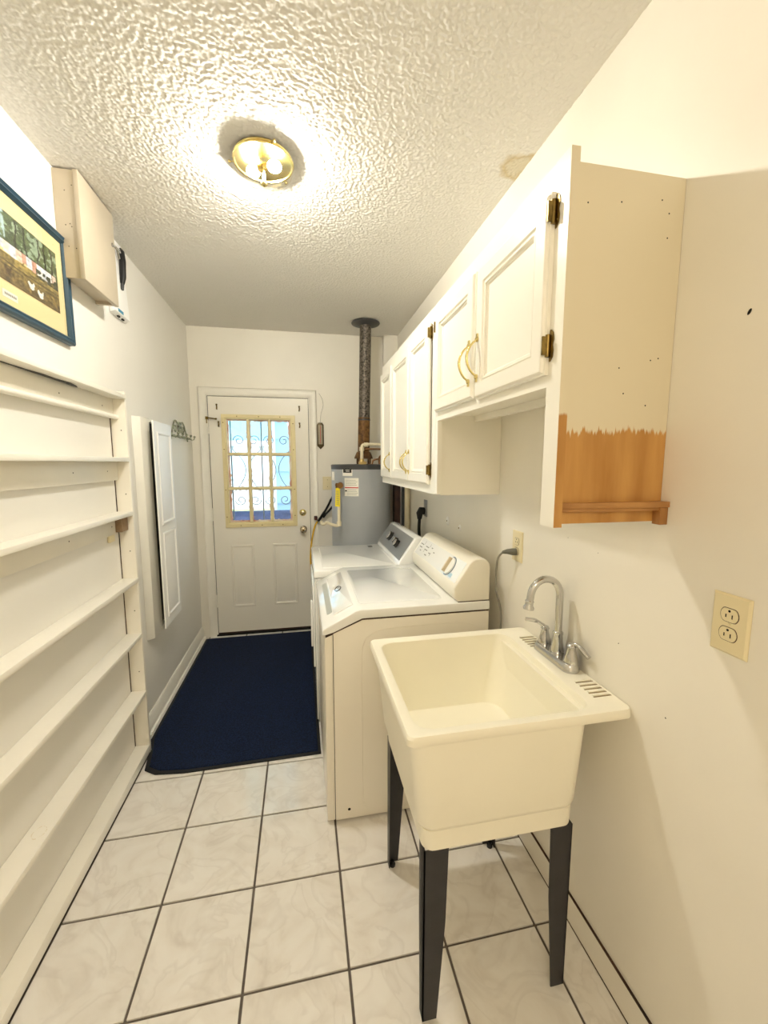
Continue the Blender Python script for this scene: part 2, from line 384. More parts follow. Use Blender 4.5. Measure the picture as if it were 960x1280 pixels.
# yellowed plastic window frame and muntins
f = MB(); fo = (-.647, -.045, .955, 1.910); fi = (-.607, -.086, 1.0, 1.872)
def ring(i, y, o=fo, n=fi): return [(o[0]+(n[0]-o[0])*i, y, o[2]+(n[2]-o[2])*i), (o[1]+(n[1]-o[1])*i, y, o[2]+(n[2]-o[2])*i), (o[1]+(n[1]-o[1])*i, y, o[3]+(n[3]-o[3])*i), (o[0]+(n[0]-o[0])*i, y, o[3]+(n[3]-o[3])*i)]
f.loft([ring(0, YD+.001), ring(.06, YD-.010), ring(.7, YD-.012), ring(.85, YD-.006), ring(1, YD-.006), ring(1, YD+.02)], False, False)
wf = f.build('window_frame', M_yplast, door, smooth=20); wf['label'] = 'yellowed plastic window frame with nine panes'
gx = [(-.607+.521*k/3) for k in range(4)]; gz = [1.0+.872*k/3 for k in range(4)]
for k in (1, 2):
    MB().box(gx[k]-.012, gx[k]+.012, YD-.007, YD+.02, 1.0, 1.872).build('muntin', M_yplast, wf, bevel=.004)
for k in (1, 2):
    for c in range(3):
        MB().box(gx[c]+(.012 if c else 0), gx[c+1]-(.012 if c < 2 else 0), YD-.007, YD+.02, gz[k]-.012, gz[k]+.012).build('muntin', M_yplast, wf, bevel=.004)
M_residue = mat('paint_residue', (.95, .93, .9), .8, col2=(.78, .55, .42), vscale=9)
for c in range(3):
    for r in range(3):
        x0, x1, z0, z1 = gx[c], gx[c+1], gz[r], gz[r+1]
        MB().box(x0, x1, YD+.022, YD+.026, z0, z1).build('pane', M_glass, wf)
        # ragged paint left on the glass along the bars
        p = MB(); n = 16
        for side in range(4):
            pts_o, pts_i = [], []
            for k in range(n+1):
                t = k/n; w = .006+.004*random.random()+(.006 if random.random() < .15 else 0)
                if side == 0: pts_o.append((x0, z0+(z1-z0)*t)); pts_i.append((x0+.008+w, z0+(z1-z0)*t))
                if side == 1: pts_o.append((x1, z0+(z1-z0)*t)); pts_i.append((x1-.008-w, z0+(z1-z0)*t))
                if side == 2: pts_o.append((x0+(x1-x0)*t, z0)); pts_i.append((x0+(x1-x0)*t, z0+.008+w*.8))
                if side == 3: pts_o.append((x0+(x1-x0)*t, z1)); pts_i.append((x0+(x1-x0)*t, z1-.008-w*.8))
            y = YD+.0215+.0002*side
            for k in range(n):
                p.face([(pts_o[k][0], y, pts_o[k][1]), (pts_o[k+1][0], y, pts_o[k+1][1]), (pts_i[k+1][0], y, pts_i[k+1][1]), (pts_i[k][0], y, pts_i[k][1])])
        p.build('paint_residue', M_residue, wf, smooth=0)
for (x, z) in [(-.63, 1.84), (-.63, 1.62), (-.63, 1.28), (-.63, 1.05), (-.064, 1.84), (-.064, 1.62), (-.064, 1.28), (-.064, 1.05), (-.52, 1.893), (-.345, 1.893), (-.17, 1.893), (-.52, .973), (-.345, .973), (-.17, .973)]:
    MB().lathe([(.0045, 0), (.004, .002), (.001, .003)], (x, YD-.0118, z), (0, -1, 0), 8).build('screw', M_brassd, wf)
# knob, deadbolt
k = MB().lathe([(.031, 0), (.031, .004), (.026, .008), (.013, .012), (.012, .03), (.02, .036), (.028, .046), (.029, .056), (.024, .064), (.01, .068)], (.005, YD, .925), (0, -1, 0), 24).build('door_knob', M_nickel, door)
MB().lathe([(.009, .066), (.009, .070), (.004, .071)], (.005, YD, .925), (0, -1, 0), 12).build('keyway', M_brassd, k)
k = MB().lathe([(.030, 0), (.029, .006), (.022, .012), (.018, .014)], (.003, YD, 1.072), (0, -1, 0), 24).build('deadbolt', M_brass, door)
MB().lathe([(.014, .0), (.014, .018), (.010, .02)], (.003, YD, 1.072), (0, -1, 0), 16).build('lock_cylinder', M_nickel, k)
for z in (1.80, 1.075, .32):
    h = MB(); h.box(DX0-.022, DX0-.003, YB-.0205, YB-.0175, z-.05, z+.05)
    h.cyl((DX0-.001, YB-.022, z-.05), (DX0-.001, YB-.022, z+.05), .006, 10)
    for q in (-.051, .051): h.ball((DX0-.001, YB-.022, z+q), .0065, 8)
    h.build('hinge', M_trim, door)
la = MB(); la.box(DX0-.018, DX0+.002, YB-.026, YB-.018, 1.862, 1.885); la.cyl((DX0-.01, YB-.024, 1.876), (DX0+.062, YB-.016, 1.868), .005, 8); la.ball((DX0+.062, YB-.016, 1.868), .009, 8); la.cyl((DX0-.008, YB-.022, 1.86), (DX0-.008, YB-.022, 1.83), .006, 8)
la.build('door_latch', M_brassd, door)
for (x, z) in ((-.675, 1.965), (-.665, 1.825), (-.008, 1.965), (-.008, 1.825)):
    h = MB(); h.tube([(x, YD, z+.018), (x, YD-.012, z+.014), (x+.003, YD-.018, z), (x, YD-.012, z-.014), (x, YD, z-.016)], .0055, 8); h.ball((x, YD-.008, z+.02), .008, 8)
    h.build('curtain_hook', M_brassd, door)
b = MB(); b.box(DX1+.0002, DX1+.0042, YD+.001, YD+.03, .02, DZ+.004); b.box(DX0, DX1, YD+.001, YD+.03, DZ+.0002, DZ+.0042); b.box(DX0-.004, DX0-.0003, YD+.001, YD+.03, .02, DZ+.004)
b.build('gap_shade_strip', M_dark, door, smooth=0)  # dark strips added in the slab's gap, standing in for its shadow
MB().box(DX0, DX1, YD-.001, YD+.03, .016, .026).build('door_sweep', M_brown, door)

# ------------------------------------------------------------------ outside the door
struct(MB().box(-8, 8, YB+.1, 26, -.35, -.2).build('ground', mat('lawn', (.52, .62, .38), .9, col2=(.70, .70, .50), vscale=3)))
pg = thing('porch_wall', 'pale blue siding wall beside the porch, through the right panes', 'wall', (.4, 5.3, -.2))
M_side = mat('blue_siding', (.70, .84, .92), .6)
for i in range(16):
    z = -.2+.2*i
    MB().hexa([(-.31, 5.3, z), (1.3, 5.3, z), (1.3, 5.45, z), (-.31, 5.45, z), (-.31, 5.325, z+.2), (1.3, 5.325, z+.2), (1.3, 5.45, z+.2), (-.31, 5.45, z+.2)]).build('siding_board', M_side, pg)
MB().box(-.34, -.3101, 5.29, 5.46, -.2, 3.0).build('corner_board', M_white, pg)
pc = thing('porch_roof', 'pale blue porch roof seen at the top of the door panes', 'roof', (-.8, 5.4, 2.45))
for i in range(14):
    MB().box(-2.6+i*.21, -2.395+i*.21, YB+.2, 7.0, 2.50, 2.53).build('ceiling_board', mat('porch_blue', (.66, .83, .93), .6) if i == 0 else MATS['porch_blue'], pc)
MB().box(-2.6, .3, 6.95, 7.05, 2.3, 2.5).build('roof_beam', M_white, pc); MB().box(-1.95, -1.85, 6.9, 7.0, -.2, 2.3).build('porch_post', M_white, pc)
nh = thing('neighbour_house', 'white house across the lawn seen through the door panes', 'house', (-1.0, 17, -.2))
M_hw = mat('house_white', (.84, .85, .90), .7); M_hb = mat('house_roof', (.52, .60, .68), .8)
MB().box(-6, 2.5, 16, 21, -.2, 2.1).build('house_wall', M_hw, nh)
MB().box(-6.1, 2.6, 15.9, 21.1, 2.1, 2.3).build('house_band', M_hw, nh)
MB().box(-6, 2.5, 16, 21, 2.3, 3.9).build('house_wall', mat('house_blue', (.58, .80, .92), .7), nh)
MB().prism([(15.4, 3.9), (21.6, 3.9), (18.5, 6.0)], 'x', -6.5, 3.0).build('house_roof', M_hb, nh)
for x in (-4.6, -2.6): MB().box(x, x+.9, 15.95, 16.0, .9, 2.1).build('house_window', mat('house_glass', (.75, .82, .88), .3) if x == -4.6 else MATS['house_glass'], nh)
sf = thing('porch_sofa', 'dark blue cushioned sofa on the porch, behind the lowest panes', 'sofa', (-.7, 4.7, -.2))
M_sofa = mat('sofa_cloth', (.30, .34, .48), .9, var=.4, vscale=18, bump=.4, bscale=150)
MB().prism(rrect(4.42, 4.66, .1, 1.0, .09), 'x', -1.75, .16).build('sofa_back', M_sofa, sf)
MB().prism(rrect(4.66, 5.25, -.1, .3, .06), 'x', -1.75, .16).build('sofa_seat', M_sofa, sf)
for x in (-1.9, .06): MB().prism(rrect(x, x+.16, -.2, .72, .07), 'y', 4.42, 5.25).build('sofa_arm', M_sofa, sf)
gr = thing('security_grille', 'black wrought iron scroll grille outside the door window', 'grille', (-.34, YB+.12, 1.0))
GYy = YB+.12
for x in (-.594, -.339, -.084): MB().box(x-.005, x+.005, GYy-.005, GYy+.005, .2, 2.02).build('bar', M_iron, gr)
for z in (.22, 2.0): MB().box(-.74, .06, GYy-.008, GYy+.008, z-.012, z+.012).build('rail', M_iron, gr)
def scroll(cx, cz, r, a0, turns, sx):
    pts = []
    for k in range(22):
        t = k/21; a = a0+turns*2*PI*t; rr_ = r*(1-.75*t)
        pts.append((cx+sx*rr_*math.cos(a), GYy, cz+rr_*math.sin(a)))
    return pts
for bx in (-.594, -.339, -.084):
    for s in (-1, 1):
        if abs(bx+s*.08+.34) > .33: continue
        for cz, fl_ in ((1.70, 1), (1.18, -1)):
            p = [(bx+s*.012, GYy, cz-fl_*.22), (bx+s*.05, GYy, cz-fl_*.16)] if False else []
            pts = scroll(bx+s*.065, cz, .048, PI, -1.3*fl_, s)
            MB().tube(pts, .0038, 6).build('scroll', M_iron, gr)
        mid = bez((bx+s*.012, GYy, 1.62), (bx+s*.06, GYy, 1.52), (bx+s*.08, GYy, 1.40), (bx+s*.012, GYy, 1.25), 12)
        MB().tube([(bx+s*.015, GYy, 1.66)]+[(p_.x+s*.06*math.sin(PI*i_/12), p_.y, p_.z) for i_, p_ in enumerate(mid)], .0035, 6).build('scroll', M_iron, gr)

# ------------------------------------------------------------------ ceiling light
LX, LY = -.108, 1.672
lt = thing('ceiling_light', 'round brass flush ceiling light with clear glass bowl, switched on', 'lamp', (LX, LY, ZC))
pan = [(.088, 0.004), (.099, -.002), (.102, -.007), (.098, -.011), (.101, -.014), (.107, -.019), (.105, -.023), (.1, -.022), (.098, -.018), (.06, -.010), (.01, -.008)]
MB().lathe(pan, (LX, LY, ZC), (0, 0, 1), 48).build('brass_pan', M_brass, lt)
bowl = [(.101, -.023), (.103, -.034), (.099, -.050), (.084, -.066), (.055, -.079), (.022, -.084), (.002, -.0845)]
MB().lathe(bowl, (LX, LY, ZC), (0, 0, 1), 48, caps=False).build('glass_bowl', M_shade, lt)
M_bulb = mat('bulb_glow', (1, 1, 1), .5, emit=(1., .985, .945), estr=LAMP_POWER)
for s in (-1, 1):
    c = (LX+s*.038, LY-s*.02, ZC-.039)
    h = MB().lathe([(.012, -.02), (.013, 0.)], (LX+s*.02, LY-s*.01, ZC-.034), (s*.9, -s*.4, -.1), 12).build('socket', M_brassd, lt)
    MB().ball(c, .022, 14, (1.1, 1, .8)).build('bulb', M_bulb, lt)
MB().lathe([(.006, -.018), (.005, -.083), (.012, -.086), (.012, -.091), (.004, -.097)], (LX, LY, ZC), (0, 0, 1), 12).build('finial', M_brass, lt)
for k in range(3):
    a = .9+k*2*PI/3; c = (LX+.104*math.cos(a), LY+.104*math.sin(a), ZC-.017)
    b = MB(); b.cyl(c, (LX+.12*math.cos(a), LY+.12*math.sin(a), ZC-.017), .0025, 8); b.ball((LX+.121*math.cos(a), LY+.121*math.sin(a), ZC-.017), .0055, 8); b.build('thumbscrew', M_brass, lt)

# ------------------------------------------------------------------ built-in shelves on the left
XS = -.810; YS = 2.19; YS0 = .45
sh = thing('wall_shelf_unit', 'cream painted shallow wall shelves running along the left wall', 'shelf', (XL, 1.3, 0))
MB().box(XL+.001, XS, YS, YS+.02, 0.001, 1.842).build('end_panel', M_shelf, sh, bevel=.0015)
MB().box(XL+.001, XS, YS0-.02, YS0, 0.001, 1.842).build('end_panel', M_shelf, sh, bevel=.0015)
SZ = [1.826, 1.535, 1.276, .944, .658, .352]
for i, z in enumerate(SZ):
    b = MB(); xf = XS+.003+(0.006 if i == 0 else .002*(i % 2)); b.box(XL+.001, xf, YS0, YS, z-.020, z)
    s = b.build('shelf', M_shelf, sh, bevel=.0025)
MB().box(XL+.001, XS, YS0, YS, .010, .052).build('bottom_board', M_shelf, sh, bevel=.003)
MB().box(XL+.001, XS-.004, YS0, YS, .0005, .0098).build('toe_gap_shade', M_dark, sh)  # dark strip painted in as the shadow gap below the board
MB().box(XL+.0005, XL+.0035, YS-.003, YS-.0002, .052, 1.80).build('joint_line', M_brown, sh)
M_cleat = mat('cleat_paint', (.925, .905, .855), .4, var=.04, vscale=7)
for (z1, hgt, t) in ((1.806, .088, .018), (1.515, .088, .018), (1.256, .078, .018), (.924, .040, .022)):
    yr = YS-.06 if hgt == .078 else YS
    c = MB().box(XL+.001, XL+t, YS0, yr, z1-hgt, z1).build('cleat', M_cleat, sh, bevel=.002)
    for y in (1.25+random.random()*.1, 1.72+random.random()*.1, 2.08): MB().lathe([(.003, 0), (.002, .0008)], (XL+t, y, z1-hgt*.5), (1, 0, 0), 8).build('screw_hole', M_dark, c)
MB().tube([(XL+.028, YS0, 1.722), (XL+.028, YS, 1.722)], .011, 10).build('rail_moulding', M_shelf, sh)
MB().box(XL+.018, XL+.03, YS0, YS, 1.716, 1.728).build('rail_backing', M_shelf, sh)
b = MB(); pts = [(1.44, -.008), (1.55, -.002), (1.62, .006), (1.70, .004), (1.78, .012), (1.84, .002), (1.87, -.008)]
b.loft([[(XL+.019, y, 1.8055), (XL+.019+w+.012, y, 1.8055), (XL+.019+w+.012, y, 1.8035), (XL+.019, y, 1.8035)] for y, w in pts])
o = b.build('torn_strip', mat('torn_laminate', (.45, .44, .42), .7, col2=(.12, .11, .1), vscale=40), sh); o['label'] = 'dark torn strip under the top shelf'
o = MB().box(XL+.001, XL+.045, YS-.075, YS-.001, 1.185, 1.2555).build('wood_block', M_brown, sh, bevel=.002); o['label'] = 'unpainted brown wood block'
o.data.materials[0] = mat('block_wood', (.62, .52, .40), .6, col2=(.5, .40, .29), vscale=20)
o = MB().box(XL+.001, XL+.014, YS-.125, YS-.075, 1.145, 1.182).build('corner_bracket', M_ivory, sh, bevel=.002)
for z in SZ[:5]:
    MB().lathe([(.0028, 0), (.002, .0007)], (XL+.045, YS, z-.16-random.random()*.05), (0, -1, 0), 8).build('screw_hole', M_dark, sh)
# ring stain mark on the lower shelf is modelled as a faint flat ring
tr = MB(); n = 28
for k in range(n):
    a0, a1 = 2*PI*k/n, 2*PI*(k+1)/n
    def q(a, r): return (XS-.028+r*math.cos(a)*.75, 1.36+r*math.sin(a), .3524)
    (k % 5 != 2) and tr.face([q(a0, .0225), q(a1, .0225), q(a1, .0245+.0015*math.sin(k)), q(a0, .0245+.0015*math.sin(k))])
tr.build('ring_stain', mat('stain', (.88, .84, .76), .6), sh, smooth=0)

# ------------------------------------------------------------------ framed picture
PY0, PY1, PZ0, PZ1 = .92, 1.885, 1.962, 2.352
pf = thing('framed_picture', 'teal framed farmyard print with cream mount on the left wall', 'picture', (XL, 1.4, PZ0))
fw_ = .028
b = MB()
def pl(i, x): return [(x, PY0+i, PZ0+i), (x, PY1-i, PZ0+i), (x, PY1-i, PZ1-i), (x, PY0+i, PZ1-i)]
b.loft([pl(0, XL+.001), pl(0, XL+.020), pl(.005, XL+.026), pl(.014, XL+.022), pl(.020, XL+.024), pl(fw_, XL+.014), pl(fw_, XL+.004)], False, False)
b.build('frame', M_frame, pf, smooth=20)
MB().box(XL+.003, XL+.010, PY0+.02, PY1-.02, PZ0+.02, PZ1-.02).build('mount', M_mat, pf)
def print_mesh():
    ny, nz = 220, 96
    y0, y1, z0, z1 = PY0+.09, PY1-.068, PZ0+.098, PZ1-.082
    Y, Z = np.meshgrid(np.linspace(0, 1, ny), np.linspace(0, 1, nz), indexing='ij')
    def nse(k, s):
        a = np.random.default_rng(s).standard_normal((ny, nz))
        for _ in range(k): a = (a+np.roll(a, 1, 0)+np.roll(a, -1, 0)+np.roll(a, 1, 1)+np.roll(a, -1, 1))/5
        return a/a.std()
    C = np.zeros((ny, nz, 3))
    def put(mask, col):
        C[mask] = np.array(col)
    n1_, n2_, n3_ = nse(3, 1), nse(9, 2), nse(25, 3)
    sky = np.array((.62, .72, .66)); tree = np.array((.27, .33, .23)); tree2 = np.array((.36, .44, .28))
    f_ = np.clip(.5+.5*n2_, 0, 1)[..., None]; C[:] = tree*f_+tree2*(1-f_)
    m = (Z > .55) & (n3_+.5*n1_ > .75); put(m, (.54, .62, .52))
    m = (Z > .62) & (Y < .66) & (Y > .50) & (n2_ > -.4); put(m, (.66, .76, .78))
    for ty in (.72, .78, .86, .91, .96, .60):
        m = (abs(Y-ty-.004*n3_) < .006) & (Z > .48) & (Z < .97); put(m, (.15, .16, .11))
    g_ = np.clip((.5-Z)*2, 0, 1)[..., None]
    grass = np.array((.62, .55, .30))*(1-g_)+np.array((.40, .33, .20))*g_
    gm = Z < .47+.01*n3_; C[gm] = (grass*(1+.10*n1_[..., None]))[gm]
    m = (abs(Z-.30-.02*np.sin(6*Y)) < .012) | (abs(Z-.24-.02*np.sin(6*Y)) < .008); put(m & gm, (.35, .30, .18))
    m = (Z > .40) & (Z < .56) & (Y > .52) & (Y < .86) & (n2_ > -.9); put(m, (.90, .80, .55))
    rs = np.random.default_rng(5)
    for k in range(16):   # washing on the line
        a = .46+k*.034; w = .012+.010*rs.random(); z_ = .40+.05*rs.random()
        col = [(.93, .93, .92), (.90, .78, .72), (.82, .85, .90), (.95, .92, .84), (.80, .60, .52)][rs.integers(5)]
        put((abs(Y-a) < w) & (Z > z_) & (Z < .57), col)
    put((abs(Z-.575) < .006) & (Y > .4), (.25, .22, .2))
    m = (Z > .36) & (Z < .50) & (Y > .84) & (n1_ > -.6); put(m, (.22, .25, .20))
    for (cy, cz) in ((.80, .15), (.86, .10), (.55, .18), (.66, .16)):
        w = (.93, .93, .90) if cy > .7 else (.3, .22, .14)
        put(((Y-cy)/.016)**2+((Z-cz)/.045)**2 < 1, w); put(((Y-cy-.014)/.006)**2+((Z-cz-.045)/.03)**2 < 1, w); put(((Y-cy+.016)/.008)**2+((Z-cz-.04)/.03)**2 < 1, w)
    C = np.clip(C*(1+.05*n1_[..., None]), 0, 1)
    Cl = np.where(C <= .04045, C/12.92, ((C+.055)/1.055)**2.4)
    co = np.stack([np.full_like(Y, XL+.0112), y0+(y1-y0)*Y, z0+(z1-z0)*Z], -1).reshape(-1, 3)-np.array(pf.location)
    idx = np.arange(ny*nz).reshape(ny, nz)
    q = np.stack([idx[:-1, :-1], idx[1:, :-1], idx[1:, 1:], idx[:-1, 1:]], -1).reshape(-1, 4)
    me = bpy.data.meshes.new('print'); me.from_pydata(co.tolist(), [], q.tolist())
    ca = me.color_attributes.new('Col', 'FLOAT_COLOR', 'POINT')
    ca.data.foreach_set('color', np.concatenate([Cl.reshape(-1, 3), np.ones((ny*nz, 1))], 1).astype(np.float32).ravel())
    m = bpy.data.materials.new('print_ink'); m.use_nodes = True; nd = m.node_tree.nodes.new('ShaderNodeVertexColor'); nd.layer_name = 'Col'
    bb_ = m.node_tree.nodes['Principled BSDF']; m.node_tree.links.new(nd.outputs[0], bb_.inputs['Base Color']); bb_.inputs['Roughness'].default_value = .6
    me.materials.append(m); o = bpy.data.objects.new('print', me); COL.objects.link(o); o.parent = pf
    o['label'] = 'farmyard print with trees, washing line and white hens'
print_mesh()
MB().box(XL+.0100, XL+.0108, 1.505, 1.575, 2.010, 2.032).build('caption_plate', M_paper, pf)
b = MB()
for k in range(7): b.box(XL+.0107, XL+.0111, 1.515+k*.008, 1.520+k*.008, 2.018, 2.025)
b.build('caption_lines', M_ink, pf)
MB().box(XL+.0114, XL+.0122, PY0+.03, PY1-.03, PZ0+.03, PZ1-.03).build('glazing', M_glass, pf)

# ------------------------------------------------------------------ wooden box high on the left wall
wbx = thing('wall_box', 'beige painted wooden box with a flat door, hung under the ceiling', 'box', (XL, 2.0, 2.21))
b = MB(); BX = -.810
b.box(XL+.001, BX, 1.862, 1.878, 2.208, 2.588); b.box(XL+.001, BX, 2.135, 2.15, 2.208, 2.588); b.box(XL+.001, BX, 1.878, 2.135, 2.222, 2.236); b.box(XL+.001, BX, 1.878, 2.135, 2.574, 2.588); b.box(XL+.001, XL+.008, 1.878, 2.135, 2.236, 2.574)
b.build('box_body', M_box, wbx, smooth=0)
MB().box(BX+.0015, BX+.019, 1.858, 2.154, 2.206, 2.590).build('box_door', M_box, wbx, bevel=.0012)
for (x, z) in ((-.815, 2.535), (-.84, 2.515), (-.845, 2.395), (-.825, 2.39), (-.83, 2.40), (-.815, 2.315), (-.84, 2.32)):
    MB().lathe([(.002, 0), (.0015, .0008)], (x, 1.862, z), (0, -1, 0), 8).build('nail_hole', M_dark, wbx)
h = MB(); h.tube([(-.79, 2.128, 2.452), (-.782, 2.135, 2.458), (-.772, 2.15, 2.450), (-.776, 2.172, 2.446)], .0028, 8); h.ball((-.788, 2.124, 2.455), .009, 10, (.5, 1, 1)); h.build('hook_latch', M_chrome, wbx)

# white plastic unit beyond the box
wd = thing('wall_device', 'white plastic wall unit with a black clip-on handle beyond the wooden box', 'device', (XL, 2.36, 2.22))
MB().hexa([(XL+.001, 2.27, 2.222), (XL+.030, 2.27, 2.232), (XL+.030, 2.44, 2.232), (XL+.001, 2.46, 2.222), (XL+.001, 2.27, 2.589), (XL+.012, 2.27, 2.589), (XL+.012, 2.44, 2.589), (XL+.001, 2.46, 2.589)]).build('unit_body', M_white, wd, bevel=.004)
b = MB(); b.tube([(XL+.028, 2.375, 2.39), (XL+.034, 2.375, 2.42), (XL+.034, 2.385, 2.50), (XL+.030, 2.39, 2.545), (XL+.024, 2.39, 2.56)], [.011, .014, .0145, .013, .006], 12); b.build('black_handle', M_black, wd)
MB().cyl((XL+.027, 2.372, 2.36), (XL+.03, 2.375, 2.395), .008, 10).build('handle_tip', M_dgrey, wd)
b = MB(); b.tube([(XL+.016, 2.33, 2.55), (XL+.03, 2.335, 2.53), (XL+.028, 2.36, 2.50)], .006, 8); b.build('metal_clip', M_chrome, wd)
MB().box(XL+.0285, XL+.0305, 2.30, 2.36, 2.236, 2.25).build('blue_sticker', mat('blue_sticker', (.25, .55, .68), .5), wd)
for y in (2.33, 2.38): MB().box(XL+.010, XL+.018, y, y+.02, 2.2205, 2.227).build('slot', M_dark, wd)
MB().ball((XL+.003, 2.475, 2.40), .014, 10, (.3, 1, 1)).build('plaster_blob', M_white, wd)

# ------------------------------------------------------------------ ironing board cabinet
ib = thing('ironing_board_cabinet', 'tall white wall cabinet with two-panel door ajar, near the shelves', 'cabinet', (XL, 2.7, .5))
FX = -.845
b = MB(); b.prism([(XL+.001, 2.443), (FX, 2.474), (FX, 2.604), (XL+.001, 2.604)], 'z', .510, 1.757); b.box(XL+.001, FX, 2.80, 2.84, .510, 1.757); b.box(XL+.008, FX, 2.604, 2.80, .510, .53); b.box(XL+.008, FX, 2.604, 2.80, 1.74, 1.757)
b.build('cabinet_frame', M_trim, ib, bevel=.0015)
MB().box(XL+.001, XL+.0075, 2.604, 2.80, .53, 1.74).build('recess_shade', M_black, ib)  # black sheet standing in for the shade behind the door
MB().box(FX+.0005, -.8045, 2.795, 2.828, .55, 1.74).build('hinge_stile', M_trim, ib)
# door, standing ajar in front of the frame, hinged on the far side
dr = MB(); DX = -.797
def dl(i, x, z0, z1, y0=2.517, y1=2.838): return [(x, y0+i, z0+i), (x, y1-i, z0+i), (x, y1-i, z1-i), (x, y0+i, z1-i)]
dr.loft([dl(0, DX-.007, .545, 1.742), dl(0, DX-.003, .545, 1.742), dl(.003, DX, .545, 1.742)])
idr = dr.build('cabinet_door', M_white, ib, smooth=20)
for (z0, z1) in ((.60, 1.105), (1.150, 1.685)):
    p = MB(); f4 = lambda i, x: dl(i, x, z0, z1, 2.565, 2.80)
    p.loft([f4(0, DX+.0005), f4(.003, DX+.006), f4(.012, DX+.006), f4(.018, DX+.0002), f4(.026, DX+.0002), f4(.042, DX+.004)], cap0=False)
    p.build('raised_panel', M_white, idr, smooth=15)

# hook rack
hr = thing('hook_rack', 'small ornate iron hook rack with flower scroll on the far left wall', 'hook rack', (XL, 3.3, 1.69))
b = MB(); b.box(XL+.001, XL+.008, 3.06, 3.58, 1.690, 1.708); b.build('rack_bar', M_hook, hr, bevel=.002)
for k in range(5):
    y = 3.10+k*.11; c = MB(); c.tube([(XL+.008, y, 1.70), (XL+.035, y, 1.685), (XL+.048, y, 1.69), (XL+.052, y, 1.705)], .0045, 8); c.ball((XL+.053, y, 1.712), .0095, 10); c.build('hook', M_hook, hr)
b = MB()
for k in range(6):
    a = k*PI/3; b.ball((XL+.012, 3.30+.032*math.cos(a), 1.765+.032*math.sin(a)), .016, 8, (.5, 1, 1))
b.ball((XL+.016, 3.30, 1.765), .014, 10); b.build('flower', M_hook, hr)
for s in (-1, 1):
    pts = [(XL+.008, 3.30+s*(.04+.17*t), 1.79+.03*math.sin(PI*t*1.2)-.10*t*t) for t in (k/10 for k in range(11))]
    MB().tube(pts, .005, 8).build('scroll', M_hook, hr)
    MB().tube([(XL+.008, 3.30+s*(.10+.035*math.cos(a)*(1-a/9)), 1.745+.035*math.sin(a)*(1-a/9)) for a in (k*.5 for k in range(14))], .004, 8).build('scroll', M_hook, hr)

# ------------------------------------------------------------------ navy floor mat
def matloop(i, z):
    o = [(-.836, 3.62), (-.843, 2.30), (-.812, 2.165), (-.800, 2.10), (-.793, 2.06), (-.735, 2.022), (-.6, 2.005), (.066, 2.012), (.060, 3.62)]
    c = np.mean(o, 0); out = []
    for (x, y) in o:
        dx, dy = x-c[0], y-c[1]; out.append((x-i*np.sign(dx)*1.0, y-i*np.sign(dy)*1.0, z))
    return out
rg = thing('floor_mat', 'navy blue rectangular pile mat on the tiles before the door', 'mat', (-.38, 2.8, 0))
MB().loft([matloop(0, .0008), matloop(0, .006), matloop(.006, .008)]).build('rubber_backing', M_rugedge, rg)
MB().loft([matloop(.016, .0085), matloop(.018, .0125), matloop(.024, .0145)]).build('pile', M_rug, rg)

# ------------------------------------------------------------------ right wall cabinets
CX0, CX1 = .55, XR-.001          # cabinet front (frame) and wall
def door_mesh(y0, y1, z0, z1, fx=.532, bx=.5495):
    b = MB()
    def lp(i, x): return [(x, y0+i, z0+i), (x, y1-i, z0+i), (x, y1-i, z1-i), (x, y0+i, z1-i)]
    b.loft([lp(0, bx), lp(0, fx+.008), lp(.004, fx+.007), lp(.006, fx+.002), lp(.009, fx), lp(.046, fx), lp(.048, fx+.006), lp(.052, fx+.006), lp(.053, fx+.003), lp(.058, fx+.003), lp(.059, fx+.0085), lp(.063, fx+.0085), lp(.066, fx+.0125)])
    return b
def pull(parent, y, z0, z1, x=.532):
    zc, hh = (z0+z1)/2, (z1-z0)/2
    b = MB(); pts, R = [], []
    for k in range(15):
        t = -1+2*k/14; pts.append((x-.004-.030*(1-t*t)**.8, y, zc+t*hh*.74)); R.append(.0032+.001*(1-abs(t)))
    b.tube(pts, R, 10)
    for s in (-1, 1): b.lathe([(.0085, 0), (.0085, .003), (.005, .007)], (x, y, zc+s*hh*.78), (-1, 0, 0), 12); b.box(x-.004, x, y-.005, y+.005, zc+s*hh*.74-.001, zc+s*hh*1.0)
    return b.build('handle', M_brass, parent)
def hinge(parent, y, z, x=.5495):
    b = MB()
    prof = [(y, z-.034), (y+.004, z-.034), (y+.012, z-.026), (y+.014, z-.012), (y+.011, z), (y+.014, z+.012), (y+.012, z+.026), (y+.004, z+.034), (y, z+.034)]
    prof = [(2*y-u-.0, v) for u, v in prof]
    b.prism(prof, 'x', x-.002, x-.0001)
    b.cyl((x-.006, y+.001, z-.024), (x-.006, y+.001, z+.024), .0055, 10)
    b.box(x-.020, x-.006, y-.001, y+.003, z-.020, z+.020)
    for s in (-1, 1): b.lathe([(.0028, 0), (.001, .0015)], (x-.002, y-.007, z+s*.019), (-1, 0, 0), 8)
    return b.build('hinge', M_brassd, parent)
